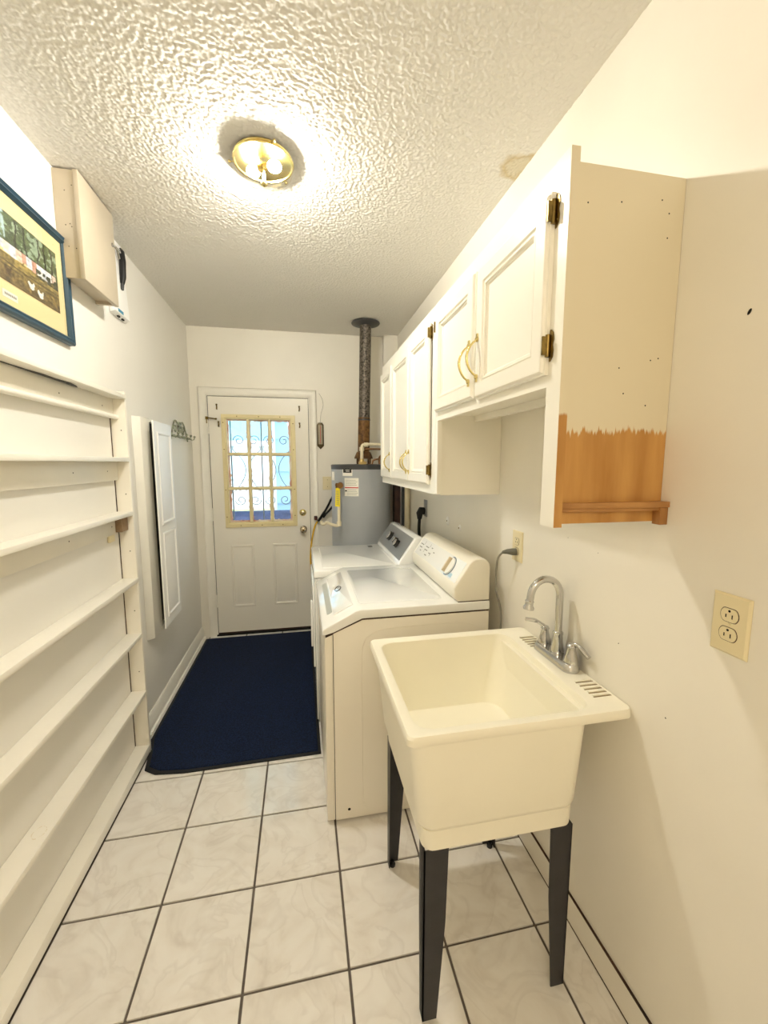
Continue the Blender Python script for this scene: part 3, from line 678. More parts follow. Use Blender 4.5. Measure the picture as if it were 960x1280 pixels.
# near cabinet: two doors above an open bay
A0, A1 = .822, 1.668; CT, CB = 2.125, 1.370
ca = thing('wall_cabinet', 'cream two-door wall cabinet above an open bay, nearest, with raw wood end', 'cabinet', (.70, 1.24, CB), 'cream wall cabinets')
MB().box(CX0+.02, CX1, A0+.009, A0+.018, CB+.002, CT).build('side_panel', M_sidep, ca, smooth=0)['label'] = 'end panel half painted cream over raw orange wood'
MB().box(CX0+.02, CX1, A1-.016, A1-.001, CB+.004, CT).build('side_panel', M_cab, ca, smooth=0)
MB().box(CX0+.02, CX1, A0+.018, A1-.016, 1.704, 1.720).build('bottom_panel', M_cab, ca, smooth=0)
MB().box(CX0+.02, CX1, A0+.018, A1-.016, CT-.016, CT-.001).build('top_panel', M_cab, ca, smooth=0)
MB().box(CX1-.006, CX1, A0+.018, A1-.016, 1.720, CT-.016).build('back_panel', M_cab, ca, smooth=0)
MB().box(.715, .735, A0+.018, A1-.016, 1.680, 1.7035).build('stiffener_rail', M_cab, ca, smooth=0)
fr = MB(); fr.box(CX0, CX0+.02, A0, A0+.052, CB-.005, 2.147); fr.box(CX0, CX0+.02, A1-.03, A1, CB+.01, 2.145)
fr.box(CX0, CX0+.02, A0+.052, A1-.03, 1.680, 1.745); fr.box(CX0, CX0+.02, A0+.052, A1-.03, 2.05, 2.145); fr.box(CX0, CX0+.02, 1.232, 1.272, 1.745, 2.05)
fr.build('face_frame', M_cab, ca, smooth=0)
MB().box(CX0+.0005, CX0+.0205, A0-.0006, A0, CB-.0048, 2.1468).build('stile_edge', M_stilep, ca, smooth=0)
dA1 = door_mesh(.868, 1.242, 1.706, 2.086).build('door', M_cab, ca, smooth=12); pull(dA1, 1.222, 1.755, 1.897); hinge(dA1, .865, 2.045); hinge(dA1, .865, 1.768)
dA2 = door_mesh(1.262, 1.640, 1.712, 2.092).build('door', M_cab, ca, smooth=12); pull(dA2, 1.284, 1.752, 1.894); hinge(dA2, 1.642, 2.045).scale = (1, 1, 1)
lg = MB()
for (z0, z1, d) in ((1.407, 1.420, 0), (1.399, 1.407, .006)):
    lg.hexa([(.571, A0+.001+d*.3, z0), (.838, A0-.017+d, z0), (.838, A0+.009, z0), (.571, A0+.009, z0), (.571, A0+.001+d*.3, z1), (.838, A0-.017+d, z1), (.838, A0+.009, z1), (.571, A0+.009, z1)])
lr = lg.build('ledge_rail', M_rawwood, ca, bevel=.001); lr['label'] = 'raw brown wood ledge rail'
o = MB().box(.816, .838, A0-.013, A0+.0085, 1.366, 1.4068).build('ledge_end', M_rawwood, ca, bevel=.001)
for (x, z) in ((.68, 2.06), (.60, 2.05), (.78, 2.075), (.80, 2.05), (.80, 2.0), (.70, 1.72), (.80, 1.745), (.78, 1.74), (.775, 1.64), (.715, 1.665)):
    MB().lathe([(.0018, 0), (.0014, .0006)], (x, A0+.009, z), (0, -1, 0), 8).build('nail_hole', M_dark, ca)
# far cabinet: three doors
B0, B1 = 1.670, 2.818
cb = thing('wall_cabinet', 'cream three-door wall cabinet above the washer and dryer', 'cabinet', (.70, 2.24, 1.38), 'cream wall cabinets')
MB().box(CX0+.02, CX1, B0+.001, B0+.016, 1.380, CT).build('side_panel', M_cab, cb, smooth=0)
MB().box(CX0+.02, CX1, B1-.016, B1, 1.380, CT).build('side_panel', M_cab, cb, smooth=0)
MB().box(CX0+.02, CX1, B0+.016, B1-.016, 1.418, 1.432).build('bottom_panel', M_cab, cb, smooth=0)
MB().box(CX0+.02, CX1, B0+.016, B1-.016, CT-.016, CT-.001).build('top_panel', M_cab, cb, smooth=0)
MB().box(CX1-.006, CX1, B0+.016, B1-.016, 1.432, CT-.016).build('back_panel', M_cab, cb, smooth=0)
fr = MB(); fr.box(CX0, CX0+.02, B0, B0+.05, 1.376, 2.145); fr.box(CX0, CX0+.02, B1-.03, B1, 1.376, 2.145); fr.box(CX0, CX0+.02, B0+.05, B1-.03, 1.376, 1.436); fr.box(CX0, CX0+.02, B0+.05, B1-.03, 2.06, 2.145)
fr.box(CX0, CX0+.02, 2.445, 2.49, 1.436, 2.06)
fr.build('face_frame', M_cab, cb, smooth=0)
for k, (y0, y1, hy, hg) in enumerate(((1.730, 2.055, 2.033, 1.727), (2.063, 2.458, 2.085, None), (2.478, 2.800, 2.500, None))):
    d_ = door_mesh(y0, y1, 1.414, 2.09).build('door', M_cab, cb, smooth=12); pull(d_, hy, 1.452, 1.575)
    if hg: hinge(d_, hg, 2.05); hinge(d_, hg, 1.478)

# plaster discs under the far cabinet
for (y, z, r, lab) in ((2.284, 1.17, .026, 'white plaster disc with a screw, directly under the cabinet edge'), (2.095, 1.157, .018, 'small white plaster disc, nearer the sink outlet')):
    a = thing('wall_anchor', lab, 'wall anchor', (XR, y, z), 'plaster discs on the right wall')
    MB().lathe([(r, 0), (r*.9, .003), (r*.3, .006)], (XR-.0005, y, z), (-1, 0, 0), 20).build('disc', M_white, a)
    MB().lathe([(.005, .004), (.004, .008), (.001, .009)], (XR-.0005, y, z), (-1, 0, 0), 10).build('screw', M_brassd, a)

# ------------------------------------------------------------------ outlets and switch
def duplex(y, z, label, plugged=False):
    t = thing('wall_outlet', label, 'outlet', (XR, y, z), 'outlets on the right wall')
    b = MB(); w, h = .037, .061
    b.loft([[(XR-d, y+s*(w-i), z+q*(h-i)) for s, q in ((-1, -1), (1, -1), (1, 1), (-1, 1))] for i, d in ((0, .0005), (0, .003), (.004, .0065))], True, True)
    b.build('cover_plate', M_ivory, t, smooth=20)
    for s in (-1, 1):
        zc = z+s*.0195
        lp = []
        for k in range(24):
            a = 2*PI*k/24; lp.append((.0172*math.cos(a), max(-.0135, min(.0135, .0172*math.sin(a)))))
        MB().loft([[(XR-d, y+u*q, zc+v*q) for u, v in lp] for d, q in ((.004, 1.09), (.0068, 1.09))]).build('socket_gap', M_brown, t)
        sk = MB().loft([[(XR-d, y+u*q, zc+v*q) for u, v in lp] for d, q in ((.006, 1), (.0078, 1), (.0082, .97))]).build('socket', M_ivory, t, smooth=30)
        for (dy, dz, ww, hh) in ((-.0062, -.002, .0011, .0042), (.0062, -.002, .0011, .0034)):
            MB().box(XR-.0084, XR-.008, y+dy-ww, y+dy+ww, zc+dz-hh, zc+dz+hh).build('slot', M_dark, sk)
        MB().lathe([(.0026, 0), (.0026, .0004)], (XR-.008, y, zc+.0085), (-1, 0, 0), 10).build('ground_hole', M_dark, sk)
    MB().lathe([(.003, 0), (.0028, .0015), (.001, .002)], (XR-.0065, y, z), (-1, 0, 0), 10).build('screw', M_ivory, t)
    return t
duplex(.643, 1.188, 'ivory duplex outlet with empty sockets on the wall at right')
duplex(1.478, 1.180, 'ivory duplex outlet with a grey plug, behind the sink')
pc_ = thing('power_cord', 'grey appliance cord plugged into the outlet behind the sink', 'cord', (XR-.02, 1.50, 1.16))
b = MB(); b.tube([(XR-.009, 1.478, 1.158), (XR-.024, 1.480, 1.158), (XR-.040, 1.492, 1.157), (XR-.052, 1.505, 1.152)], [.014, .014, .010, .006], 12); b.build('plug', mat('grey_plug', (.40, .40, .36), .5), pc_)
MB().tube(spline([(XR-.052, 1.505, 1.152), (XR-.062, 1.525, 1.12), (XR-.055, 1.55, 1.05), (XR-.045, 1.56, .97), (XR-.03, 1.55, .90), (XR-.028, 1.545, .82), (XR-.03, 1.54, .55), (XR-.03, 1.54, .25)]), .0042, 8).build('cable', M_greycord, pc_)
do = thing('range_outlet', 'grey metal outlet plate behind the dryer with a black plug', 'outlet', (XR, 2.74, 1.2))
MB().box(XR-.006, XR-.0005, 2.69, 2.76, 1.14, 1.255).build('cover_plate', M_silver, do, bevel=.002)
dc = thing('dryer_cord', 'thick black dryer cord with angled plug on the right wall', 'cord', (XR-.03, 2.74, 1.15))
MB().tube([(XR-.007, 2.745, 1.175), (XR-.03, 2.745, 1.178), (XR-.04, 2.745, 1.16), (XR-.04, 2.745, 1.12)], [.026, .028, .024, .016], 12).build('plug', M_black, dc)
MB().tube(spline([(XR-.04, 2.745, 1.13), (XR-.042, 2.75, 1.05), (XR-.036, 2.755, .95), (XR-.034, 2.755, .7), (XR-.034, 2.755, .4)]), .011, 10).build('cable', M_black, dc)
sw = thing('light_switch', 'ivory toggle switch plate beside the water heater on the back wall', 'switch', (.222, YB, 1.33))
b = MB(); b.loft([[(.222+s*(.041-i), YB-d, 1.329+q*(.058-i)) for s, q in ((-1, -1), (1, -1), (1, 1), (-1, 1))] for i, d in ((0, .0005), (0, .003), (.004, .006))]); b.build('switch_plate', M_ivory, sw, smooth=20)
MB().box(.217, .227, YB-.016, YB-.004, 1.318, 1.334).build('toggle', M_ivory, sw, bevel=.002)
for q in (-.03, .03): MB().lathe([(.003, 0), (.001, .0015)], (.222, YB-.006, 1.329+q), (0, -1, 0), 8).build('screw', M_brassd, sw)
th = thing('wall_thermometer', 'small brass framed thermometer hanging on the back wall', 'thermometer', (.168, YB, 1.74))
b = MB(); oc = [(.139, 1.655), (.139, 1.835), (.152, 1.853), (.184, 1.853), (.197, 1.835), (.197, 1.655), (.168, 1.625)]
b.prism(oc, 'y', YB-.012, YB-.0005); b.build('case', mat('dark_brass', (.36, .31, .22), .35, .7, var=.4, vscale=80), th, bevel=.002)
MB().box(.150, .186, YB-.0135, YB-.0115, 1.668, 1.832).build('scale_plate', mat('scale_plate', (.60, .57, .48), .4), th)
MB().cyl((.168, YB-.015, 1.675), (.168, YB-.015, 1.825), .0018, 8).build('tube', M_red, th)
b = MB()
for k in range(15): b.box(.154, .163 if k % 2 else .166, YB-.0140, YB-.0134, 1.68+k*.010, 1.682+k*.010); b.box(.172, .182, YB-.0140, YB-.0134, 1.68+k*.010, 1.682+k*.010)
b.build('scale_marks', M_ink, th)
MB().tube(spline([(.168, YB-.004, 1.853), (.176, YB-.004, 1.93), (.196, YB-.004, 2.0), (.185, YB-.004, 2.06), (.160, YB-.004, 2.10)]), .0014, 6).build('wire', M_greycord, th)

# ------------------------------------------------------------------ water heater and flue
HX, HY, HR, HZ = .480, 3.385, .242, 1.487
wh = thing('water_heater', 'grey cylindrical water heater in the far right corner', 'water heater', (HX, HY, 0))
MB().lathe([(HR-.01, .001), (HR-.005, .03), (HR, .035), (HR, HZ-.03), (HR-.002, HZ-.028)], (HX, HY, 0), n=64).build('tank', M_grey, wh)
MB().lathe([(HR+.002, HZ-.03), (HR+.003, HZ+.002), (HR-.004, HZ+.008), (.02, HZ+.012)], (HX, HY, 0), n=64).build('top_cap', M_dgrey, wh)
def wrap(u0, u1, z0, z1, off, m, name, par):   # a label curved round the tank; u = x offset from the axis as seen from the front
    a0, a1 = math.asin(u0/HR), math.asin(u1/HR); b = MB(); n = 6
    L0 = []
    for k in range(n+1):
        a = a0+(a1-a0)*k/n; L0.append([(HX+(HR+o_)*math.sin(a), HY-(HR+o_)*math.cos(a), z) for o_, z in ((0, z0), (off, z0), (off, z1), (0, z1))])
    b.loft(L0); return b.build(name, m, par)
a = wrap(-.168, -.098, 1.408, 1.470, .0012, M_paper, 'maker_label', wh); wrap(-.163, -.104, 1.432, 1.466, .002, M_black, 'label_print', a)
for k in range(2): wrap(-.148+k*.004, -.118, 1.452-k*.010, 1.455-k*.010, .0026, M_paper, 'label_line', a)
a = wrap(-.155, -.052, 1.252, 1.392, .0012, M_paper, 'warning_label', wh); a['label'] = 'white warning label with a red band'
wrap(-.153, -.054, 1.314, 1.322, .002, M_red, 'red_band', a)
b_ = MB()
for k in range(10):
    z = 1.262+k*.0125
    if 1.305 < z < 1.33: continue
    wrap(-.148+(.012 if k < 4 else 0), -.058-random.random()*.02, z, z+.0022, .0018, M_ink, 'print_line', a)
wrap(-.151, -.138, 1.288, 1.298, .002, M_black, 'print_mark', a)
MB().box(HX-HR-.002, HX-HR+.02, HY-.09, HY-.05, 1.37, 1.44).build('side_box', M_paper, wh, bevel=.003)
# relief valve with discharge pipe and yellow tag
vx, vy = .270, 3.155
b = MB(); b.cyl((vx+.028, vy+.07, 1.338), (vx+.02, vy-.02, 1.338), .017, 12); b.lathe([(.022, 0), (.026, .012), (.022, .03)], (vx+.018, vy-.006, 1.338), (-.2, -1, 0), 14); b.ball((vx-.004, vy-.004, 1.34), .020, 10); b.cyl((vx-.004, vy-.004, 1.355), (vx-.004, vy-.004, 1.30), .016, 12)
b.build('relief_valve', mat('valve_brass', (.46, .34, .20), .4, .8), wh)
dp = MB(); dp.cyl((vx+.004, vy-.006, 1.315), (vx+.004, vy-.006, 1.045), .0125, 14); dp.tube(spline([(vx+.004, vy-.006, 1.06), (vx+.002, vy-.006, 1.035), (vx-.02, vy-.002, 1.028), (vx-.05, vy+.01, 1.035), (vx-.085, vy+.05, 1.045), (vx-.115, vy+.06, 1.032), (vx-.13, vy+.08, 1.05)]), .0125, 12)
dp.lathe([(.018, 0), (.018, .035)], (vx+.004, vy-.006, 1.025), (0, 0, 1), 14)
dp.build('discharge_pipe', M_pvc, wh)
o = MB().hexa([(vx-.026, vy-.025, 1.18), (vx+.010, vy-.025, 1.175), (vx+.010, vy-.022, 1.175), (vx-.026, vy-.022, 1.18), (vx-.020, vy-.022, 1.318), (vx+.012, vy-.022, 1.322), (vx+.012, vy-.019, 1.322), (vx-.020, vy-.019, 1.318)]).build('hang_tag', M_yellow, wh); o['label'] = 'yellow paper hang tag'
b = MB()
for k in range(8): b.box(vx-.016, vx+.004, vy-.0262, vy-.0250, 1.195+k*.014, 1.199+k*.014)
b.build('tag_print', M_ink, o)
# top fittings
b = MB(); b.lathe([(.075, 0), (.075, .01), (.058, .05), (.052, .055)], (.500, 3.37, HZ+.055)); 
for k in range(4): a = PI/4+k*PI/2; b.box(.500+.065*math.cos(a)-.006, .500+.065*math.cos(a)+.006, 3.37+.065*math.sin(a)-.006, 3.37+.065*math.sin(a)+.006, HZ+.008, HZ+.06)
b.build('draft_hood', M_rust, wh)
pp = MB(); pp.cyl((.470, 3.26, HZ+.01), (.470, 3.26, HZ+.14), .013, 12); pp.tube(spline([(.470, 3.26, HZ+.13), (.475, 3.26, HZ+.155), (.50, 3.26, HZ+.165), (.6, 3.255, HZ+.165), (.70, 3.25, HZ+.16), (.80, 3.25, HZ+.16)]), .012, 12)
pp.lathe([(.019, 0), (.019, .03)], (.470, 3.26, HZ+.115), n=12); pp.lathe([(.019, 0), (.019, .03)], (.49, 3.26, HZ+.162), (1, 0, 0), 12)
pp.build('water_pipe', M_pvc, wh)
pp = MB(); pp.tube(spline([(.62, 3.30, HZ+.01), (.62, 3.30, HZ+.06), (.65, 3.29, HZ+.085), (.72, 3.27, HZ+.08), (.8, 3.25, HZ+.075)]), .010, 10); pp.tube(spline([(.545, 3.22, HZ+.01), (.555, 3.22, HZ+.04), (.60, 3.22, HZ+.05), (.66, 3.23, HZ+.03), (.70, 3.25, HZ+.02)]), .007, 8)
pp.tube([(.50, 3.262, HZ+.130), (.80, 3.262, HZ+.128)], .008, 8)
pp.build('copper_line', M_copper, wh)
b = MB(); b.lathe([(.026, 0), (.026, .02), (.018, .03), (.018, .045)], (.470, 3.26, HZ+.008), n=10); b.box(.44, .50, 3.22, 3.24, HZ+.01, HZ+.03); b.build('dielectric_nut', mat('brass_nut', (.78, .68, .45), .35, .7), wh)
fp = thing('flue_pipe', 'blackened metal flue pipe from the water heater to the ceiling', 'pipe', (.505, 3.365, HZ+.1))
MB().cyl((.500, 3.37, HZ+.105), (.505, 3.357, 1.87), .0475, 28).build('lower_section', M_rust, fp)
MB().cyl((.505, 3.357, 1.84), (.516, 3.33, ZC-.004), .0450, 28).build('upper_section', M_flue, fp)
b = MB(); b.lathe([(.0485, 0), (.050, .006), (.0485, .012)], (.505, 3.357, 1.845)); b.build('joint_ring', M_dgrey, fp)
MB().lathe([(.110, 0.), (.112, -.004), (.108, -.010), (.052, -.022), (.046, -.022)], (.516, 3.33, ZC-.006), n=40).build('ceiling_collar', M_dgrey, fp)

# corner pipes and post between heater and wall
o = MB().box(.780, .830, 3.46, 3.52, 0, 1.42).build('wood_post', M_brown); tag(o, 'dark brown wooden post in the corner behind the dryer', 'post')
o = MB().cyl((.815, 3.28, 0), (.815, 3.28, 1.40), .015, 14).build('vent_conduit', M_dgrey); tag(o, 'thin dark grey conduit rising along the right wall behind the dryer', 'pipe')
o = MB().cyl((.812, 3.14, 0), (.812, 3.14, 1.40), .022, 14).build('supply_pipe', M_pvc); tag(o, 'cream plastic pipe rising along the right wall behind the dryer', 'pipe')

# extension cord by the door
ec = thing('extension_cord', 'yellow extension cord with black plug hanging beside the door', 'cord', (.13, YB-.03, 1.0))
MB().tube(spline([(.28, 3.54, 1.30), (.255, 3.57, 1.22), (.215, 3.60, 1.13), (.17, 3.63, 1.05), (.135, 3.645, 1.0)]), [.006]*8+[.0095]*8+[.012]*9, 10).build('black_cable', M_black, ec)
MB().tube(spline([(.29, 3.53, 1.20), (.255, 3.58, 1.13), (.20, 3.63, 1.06), (.18, 3.645, 1.03)]), .009, 8).build('black_hose', M_black, ec)
b = MB(); b.box(.098, .126, 3.62, 3.655, 1.01, 1.045); b.build('splitter', mat('maroon_plastic', (.25, .10, .09), .5), ec, bevel=.005)
MB().tube(spline([(.128, 3.645, .995), (.105, 3.648, .955), (.085, 3.65, .88), (.068, 3.65, .78), (.060, 3.65, .66), (.066, 3.65, .5)]), .007, 8).build('yellow_cable', M_ycord, ec)

# ------------------------------------------------------------------ washer (near)
W0, W1 = 1.580, 2.262; WXF, WXB = .074, .774
wa = thing('washing_machine', 'white top-loading washer with sloped front lid, beside the sink', 'washer', ((WXF+WXB)/2, (W0+W1)/2, 0))
body = [(WXF+.034, .012), (WXB-.002, .012), (WXB-.002, .882), (.226, .882), (WXF+.034, .833)]
MB().prism(body, 'y', W0, W1).build('cabinet', M_enamel_side, wa, bevel=.002)
MB().prism([(WXF+.004, .819), (WXF+.034, .830), (.226, .8805), (WXB-.003, .8805), (WXB-.003, .890), (.226, .890), (WXF+.004, .834)], 'y', W0+.0015, W1-.0015).build('deck_joint', M_brown, wa)
MB().box(WXF+.0325, WXF+.0345, W0+.0012, W1-.0012, .014, .826).build('panel_joint', M_dark, wa)
MB().box(.634, WXB-.001, W0+.0035, W1-.0035, .9255, .9285).build('console_joint', M_brown, wa)
MB().prism([(WXF, .014), (WXF+.033, .014), (WXF+.033, .832), (WXF, .818)], 'y', W0+.001, W1-.001).build('front_panel', M_enamel_side, wa, bevel=.004)
for (x, y) in ((.12, 1.63), (.72, 1.63), (.12, 2.21), (.72, 2.21)): MB().lathe([(.02, 0.), (.02, .006), (.008, .008), (.008, .016)], (x, y, 0), n=12).build('foot', M_black, wa)
# pressed outline on the visible side
pts = [(.235, .05), (.225, .10), (.222, .30), (.222, .70), (.23, .78), (.26, .82), (.32, .838), (.50, .842), (.66, .838), (.71, .82)]
MB().tube(spline([(x, W0+.0005, z) for x, z in pts], 6), .0022, 6).build('pressed_outline', M_enamel_side, wa)
MB().lathe([(.006, 0), (.006, .0006)], (.165, W0, .055), (0, -1, 0), 12).build('side_hole', M_dark, wa)
top = [(WXF-.010, .836), (WXF-.004, .828), (WXF+.035, .838), (.226, .888), (WXB, .888), (WXB, .926), (.215, .926), (.198, .921), (WXF-.002, .856), (WXF-.010, .848)]
MB().prism(top, 'y', W0-.003, W1+.003).build('top_deck', M_enamel, wa, bevel=.006, seg=3)
# lid panels: flat lid and sloped front flap, each slightly proud with a joint around
lidp = MB(); lidp.loft([[(x, y, z) for x, y in rrect(.222+i, .585-i, 1.645+i, 2.185-i, .02)] for i, z in ((0, .925), (0, .928), (.003, .9295))]); lidp.build('lid', M_gloss, wa, smooth=25)
sl = (.921-.856)/(.198-(WXF-.002))
def sp(x, y, d): return (x-d*.32, y, .856+(x-(WXF-.002))*sl+d)
flp = MB(); flp.loft([[sp(x, y, d_) for x, y in rrect(.118+i, .198-i, 1.655+i, 2.175-i, .006)] for i, d_ in ((0, -.002), (0, .005), (.003, .0065))]); fla = flp.build('lid_flap', M_gloss, wa, smooth=25)
gpp = MB(); gpp.loft([[sp(x, y, d_) for x, y in rrect(.092, .114, 1.70, 2.14, .008)] for d_ in (-.002, .0012)]); gpp.build('finger_groove', mat('groove_grey', (.70, .70, .66), .4), wa)
em = MB(); em.tube([sp(.160+.014*math.cos(t), 1.93+.030*math.sin(t), .0075) for t in (2*PI*k/20 for k in range(20))], .0018, 6, closed=True); em.build('emblem', M_dgrey, fla)
MB().lathe([(.004, 0), (.004, .002)], (.575, 1.66, .9275), n=8).build('lid_bumper', M_ink, wa)
b = MB(); b.tube([(.30, 2.20, .9285), (.33, 2.20, .930)], .003, 6)
# console
cp = [(.632, .927), (.618, .945), (.614, .985), (.622, 1.0), (.680, 1.088), (.694, 1.102), (.712, 1.110), (.738, 1.110), (.757, 1.103), (.770, 1.088), (WXB, 1.072), (WXB, .927)]
co = MB().prism(cp, 'y', W0+.004, W1-.004).build('console', M_console, wa, bevel=.006, seg=3)
def cpn(t, y, d):   # along the slanted console face; t 0..1, d out of the face
    x, z = .622+(.680-.622)*t, 1.0+(1.088-1.0)*t
    return (x-d*.83, y, z+d*.55)
pn = MB(); pn.loft([[cpn(t, y, d_) for t, y in ((.03, 1.605), (.97, 1.605), (.97, 2.235), (.03, 2.235))] for d_ in (-.002, .0015)]); pn = pn.build('control_panel', M_enamel, co)
b = MB()
for (y, t, l) in ((2.19, .62, .05), (2.19, .45, .04), (2.10, .62, .05), (2.10, .45, .045), (2.03, .7, .02), (2.03, .4, .03), (2.17, .28, .02), (2.07, .22, .03), (1.98, .55, .02)):
    b.loft([[cpn(tt, yy, d_) for tt, yy in ((t, y-l/2), (t+.05, y-l/2), (t+.05, y+l/2), (t, y+l/2))] for d_ in (.001, .002)])
for (y, t) in ((2.16, .7), (2.07, .7), (2.12, .3), (2.02, .3)):
    b.loft([[cpn(tt, yy, d_) for tt, yy in ((t, y-.004), (t+.18, y-.004), (t+.18, y-.001), (t, y-.001))] for d_ in (.001, .002)])
b.build('panel_print', M_ink, pn)
dc_ = Vector(cpn(.5, 1.735, .001)); dn = Vector((-.83, 0, .55)).normalized()
rg_ = MB().lathe([(.047, 0), (.047, .002), (.044, .0025), (.043, .001)], dc_, dn, 32).build('dial_ring', mat('dial_blue', (.36, .46, .55), .3, .3), co)
MB().lathe([(.043, 0), (.042, .008), (.03, .012)], dc_, dn, 32).build('dial', M_enamel, co)
u_ = Vector((.55, 0, .83)).normalized(); v_ = Vector((0, 1, 0))
kb = MB(); kb.hexa([dc_+u_*a_+v_*b_+dn*c_ for c_ in (.008, .026) for a_, b_ in ((-.036, -.007), (.036, -.007), (.036, .007), (-.036, .007))]); kb.build('dial_grip', mat('dial_tan', (.80, .74, .62), .4), co, bevel=.003)
b = MB(); b.loft([[cpn(tt, yy, d_) for tt, yy in ((.1, 1.665), (.28, 1.665), (.28, 1.70), (.1, 1.70))] for d_ in (.001, .002)]); b.build('brand_mark', mat('pale_blue_mark', (.68, .80, .86), .4), pn)

# ------------------------------------------------------------------ dryer (far)
D0, D1 = 2.284, 2.972; DXF, DXB = .058, .735
dy = thing('clothes_dryer', 'white dryer with silver control panel, beyond the washer', 'dryer', ((DXF+DXB)/2, (D0+D1)/2, 0))
MB().box(DXF+.012, DXB, D0, D1, .012, .862).build('cabinet', M_enamel, dy, bevel=.004)
for (x, y) in ((.12, 2.33), (.68, 2.33), (.12, 2.92), (.68, 2.92)): MB().lathe([(.02, 0.), (.02, .006), (.008, .008), (.008, .016)], (x, y, 0), n=12).build('foot', M_black, dy)
MB().box(DXF, DXF+.0115, D0+.002, D1-.002, .016, .858).build('front_panel', M_enamel, dy, bevel=.003)
MB().box(DXF-.012, DXF-.0005, D0+.08, D1-.08, .30, .80).build('dryer_door', M_enamel, dy, bevel=.008, seg=3)
MB().box(DXF-.024, DXF-.0125, D0+.10, D0+.125, .42, .70).build('door_handle', M_white, dy, bevel=.004)
MB().prism([(DXF-.004, .866), (DXB+.003, .866), (DXB+.003, .908), (DXF+.004, .908), (DXF-.004, .900)], 'y', D0-.002, D1+.002).build('top_deck', M_enamel, dy, bevel=.005, seg=3)
b = MB(); b.loft([[(x, y, z) for x, y in rrect(.105+i, .53-i, D0+.05+i, D1-.05-i, .02)] for i, z in ((0, .9075), (0, .9095), (.003, .911))]); b.build('lint_lid', M_enamel, dy, smooth=25)
MB().box(.455, .485, 2.86, 2.90, .9112, .9122).build('logo_plate', M_black, dy)
dcp = [(.540, .907), (.545, .925), (.552, .938), (.640, 1.064), (.652, 1.072), (.668, 1.074), (.70, 1.066), (.725, 1.03), (.737, .96), (.738, .907)]
dco = MB().prism(dcp, 'y', D0+.004, D1-.004).build('console', M_enamel, dy, bevel=.006, seg=3)
def dpn(t, y, d): return (.552+.088*t-d*.82, y, .938+.126*t+d*.573)
pn = MB().loft([[dpn(t, y, d_) for t, y in rrect(-.01, 1.0, 2.315, 2.962, .015)] for d_ in (-.002, .003)]).build('control_panel', M_silver, dco); pn['label'] = 'brushed silver control panel'
dn2 = Vector((-.82, 0, .573)).normalized()
for (y, t, r) in ((2.74, .52, .030), (2.575, .50, .021), (2.515, .44, .024)):
    c = Vector(dpn(t, y, .003))
    k = MB().lathe([(r*1.12, 0), (r, .010), (r*.96, .024)], c, dn2, 24).build('knob', M_black, dco)
    MB().lathe([(r*.93, .0235), (r*.9, .027), (r*.62, .028)], c, dn2, 24).build('knob_face', M_chrome, k)

# ------------------------------------------------------------------ utility sink
sk = thing('utility_sink', 'cream plastic laundry tub on four dark grey legs', 'sink', (.50, 1.13, 0))
def L2(x0, x1, y0, y1, r, z, n=7): return [(x, y, z) for x, y in rrect(x0, x1, y0, y1, r, n)]
RX0, RX1, RY0, RY1 = .227, XR-.003, .858, 1.416
t = MB()
t.loft([
    L2(.300, .700, .945, 1.335, .05, .576), L2(.280, .715, .904, 1.371, .05, .578), L2(.272, .720, .896, 1.379, .05, .584), L2(.2675, .722, .892, 1.384, .045, .597),
    L2(.244, .722, .869, 1.404, .04, .846),
    L2(RX0+.004, RX1, RY0+.003, RY1-.003, .018, .846), L2(RX0, RX1, RY0, RY1, .018, .850), L2(RX0, RX1, RY0, RY1, .018, .866), L2(RX0+.004, RX1-.002, RY0+.004, RY1-.004, .018, .872),
    L2(RX0+.024, .752, RY0+.026, RY1-.026, .045, .872), L2(RX0+.032, .744, RY0+.033, RY1-.033, .045, .867),
    L2(.300, .702, .915, 1.352, .06, .66), L2(.312, .692, .928, 1.340, .06, .625), L2(.345, .665, .96, 1.31, .05, .606), L2(.45, .55, 1.1, 1.17, .03, .602)], cap0=True, cap1=True)
t.build('basin', M_tub, sk, smooth=38)
b = MB(); b.loft([L2(.290, .708, .911, 1.368, .03, .518), L2(.284, .713, .905, 1.372, .03, .520), L2(.279, .714, .902, 1.374, .03, .5785)]); b.build('apron_skirt', M_tub, sk)
MB().lathe([(.028, 0), (.028, .003), (.02, .004), (.018, .002)], (.50, 1.135, .6025), n=20).build('drain', M_chrome, sk)
M_groove = mat('groove_brown', (.52, .45, .31), .5)  # darker brown for the strips beside the soap ridges
for (ya, yb_) in ((.935, 1.010), (1.255, 1.325)):
    for k in range(5):
        y = ya+(yb_-ya)*k/4; MB().box(.772, .824, y-.0035, y+.0035, .8715, .8755).build('soap_ridge', M_tub, sk, bevel=.001)
        MB().box(.770, .826, y-.0078, y-.0036, .8716, .8724).build('ridge_groove', M_groove, sk)
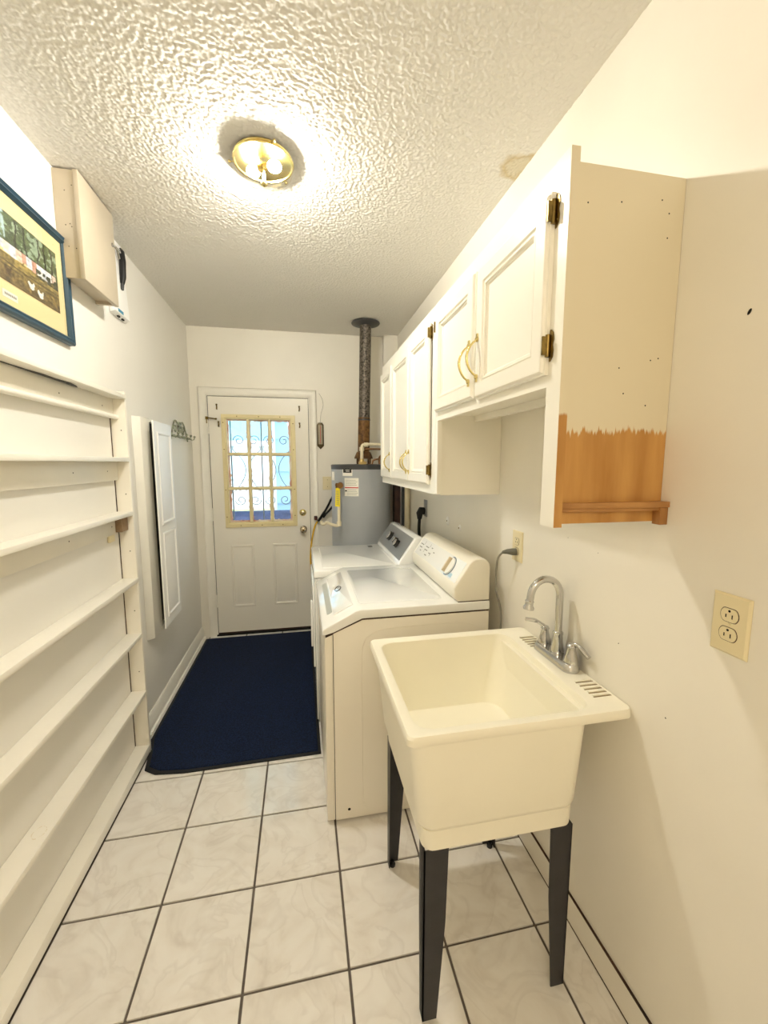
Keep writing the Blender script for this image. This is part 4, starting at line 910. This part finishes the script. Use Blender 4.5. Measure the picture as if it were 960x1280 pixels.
def leg(x, y, sx, sy):   # tapered angle-iron leg; outer corner at (x,y)
    b = MB(); top_, bot = .066, .040; th_ = .0035; z1 = .5195
    for ax in (0, 1):
        def q(u, v, z): return (x+sx*u, y+sy*v, z)
        pts = []
        for z, w in ((0.004, bot), (.30, top_*.92), (z1, top_)):
            pts.append([q(0, 0, z), q(w, 0, z), q(w, th_, z), q(0, th_, z)] if ax == 0 else [q(0, 0, z), q(0, w*.7, z), q(th_, w*.7, z), q(th_, 0, z)])
        b.loft(pts)
    o = b.build('leg', M_leg, sk, smooth=20)
    MB().lathe([(.011, .0), (.011, .008), (.006, .012), (.006, .02)], (x+sx*.016, y+sy*.015, 0), n=14).build('foot_pad', M_black, o)
leg(.286, .907, 1, 1); leg(.712, .907, -1, 1); leg(.286, 1.370, 1, -1); leg(.712, 1.370, -1, -1)

fa = thing('faucet', 'chrome gooseneck faucet with two lever handles on the laundry tub', 'faucet', (.80, 1.15, .872))
b = MB(); b.loft([[(x, y, z) for x, y in rrect(.773+i, .829-i, 1.050+i, 1.250-i, .026-i, 8)] for i, z in ((0, .8725), (0, .880), (.002, .884), (.003, .892), (.008, .897))]); b.build('deck_plate', M_chrome, fa)
fx = .806
MB().lathe([(.020, .896), (.021, .902), (.0165, .925), (.0145, .955), (.0165, .958), (.0165, .964), (.012, .968)], (fx, 1.15, 0), n=24).build('spout_base', M_chrome, fa)
arc = [(fx, 1.15, .96), (fx, 1.15, 1.03)]+[(fx-.052+.052*math.cos(a), 1.15, 1.085+.058*math.sin(a)) for a in (PI*k/16 for k in range(17))]+[(fx-.108, 1.15, 1.070)]
arc = [(fx, 1.15, .96), (fx, 1.15, 1.02), (fx, 1.15, 1.06)]+arc[2:]
MB().tube(arc, .0115, 16).build('spout', M_chrome, fa)
MB().lathe([(.0118, 0), (.014, .004), (.0125, .008), (.0125, .016), (.017, .024), (.0165, .030), (.012, .031)], (fx-.106, 1.15, 1.078), (-.12, 0, -1), 20).build('spout_tip', M_chrome, fa)
for (y, s) in ((1.222, 1), (1.078, -1)):
    MB().lathe([(.0215, .896), (.022, .901), (.017, .918), (.0125, .936), (.012, .944), (.015, .948), (.011, .955), (.004, .958)], (fx, y, 0), n=24).build('valve_body', M_chrome, fa)
    if s > 0: pts = [(fx, y, .950), (fx-.010, y+.004, .960), (fx-.030, y+.012, .972), (fx-.062, y+.022, .976)]
    else: pts = [(fx, y, .950), (fx+.004, y-.010, .957), (fx+.010, y-.028, .953), (fx+.016, y-.058, .935)]
    MB().tube(spline(pts, 5), [.007]*5+[.0058]*5+[.007]*6, 10).build('lever_handle', M_chrome, fa)
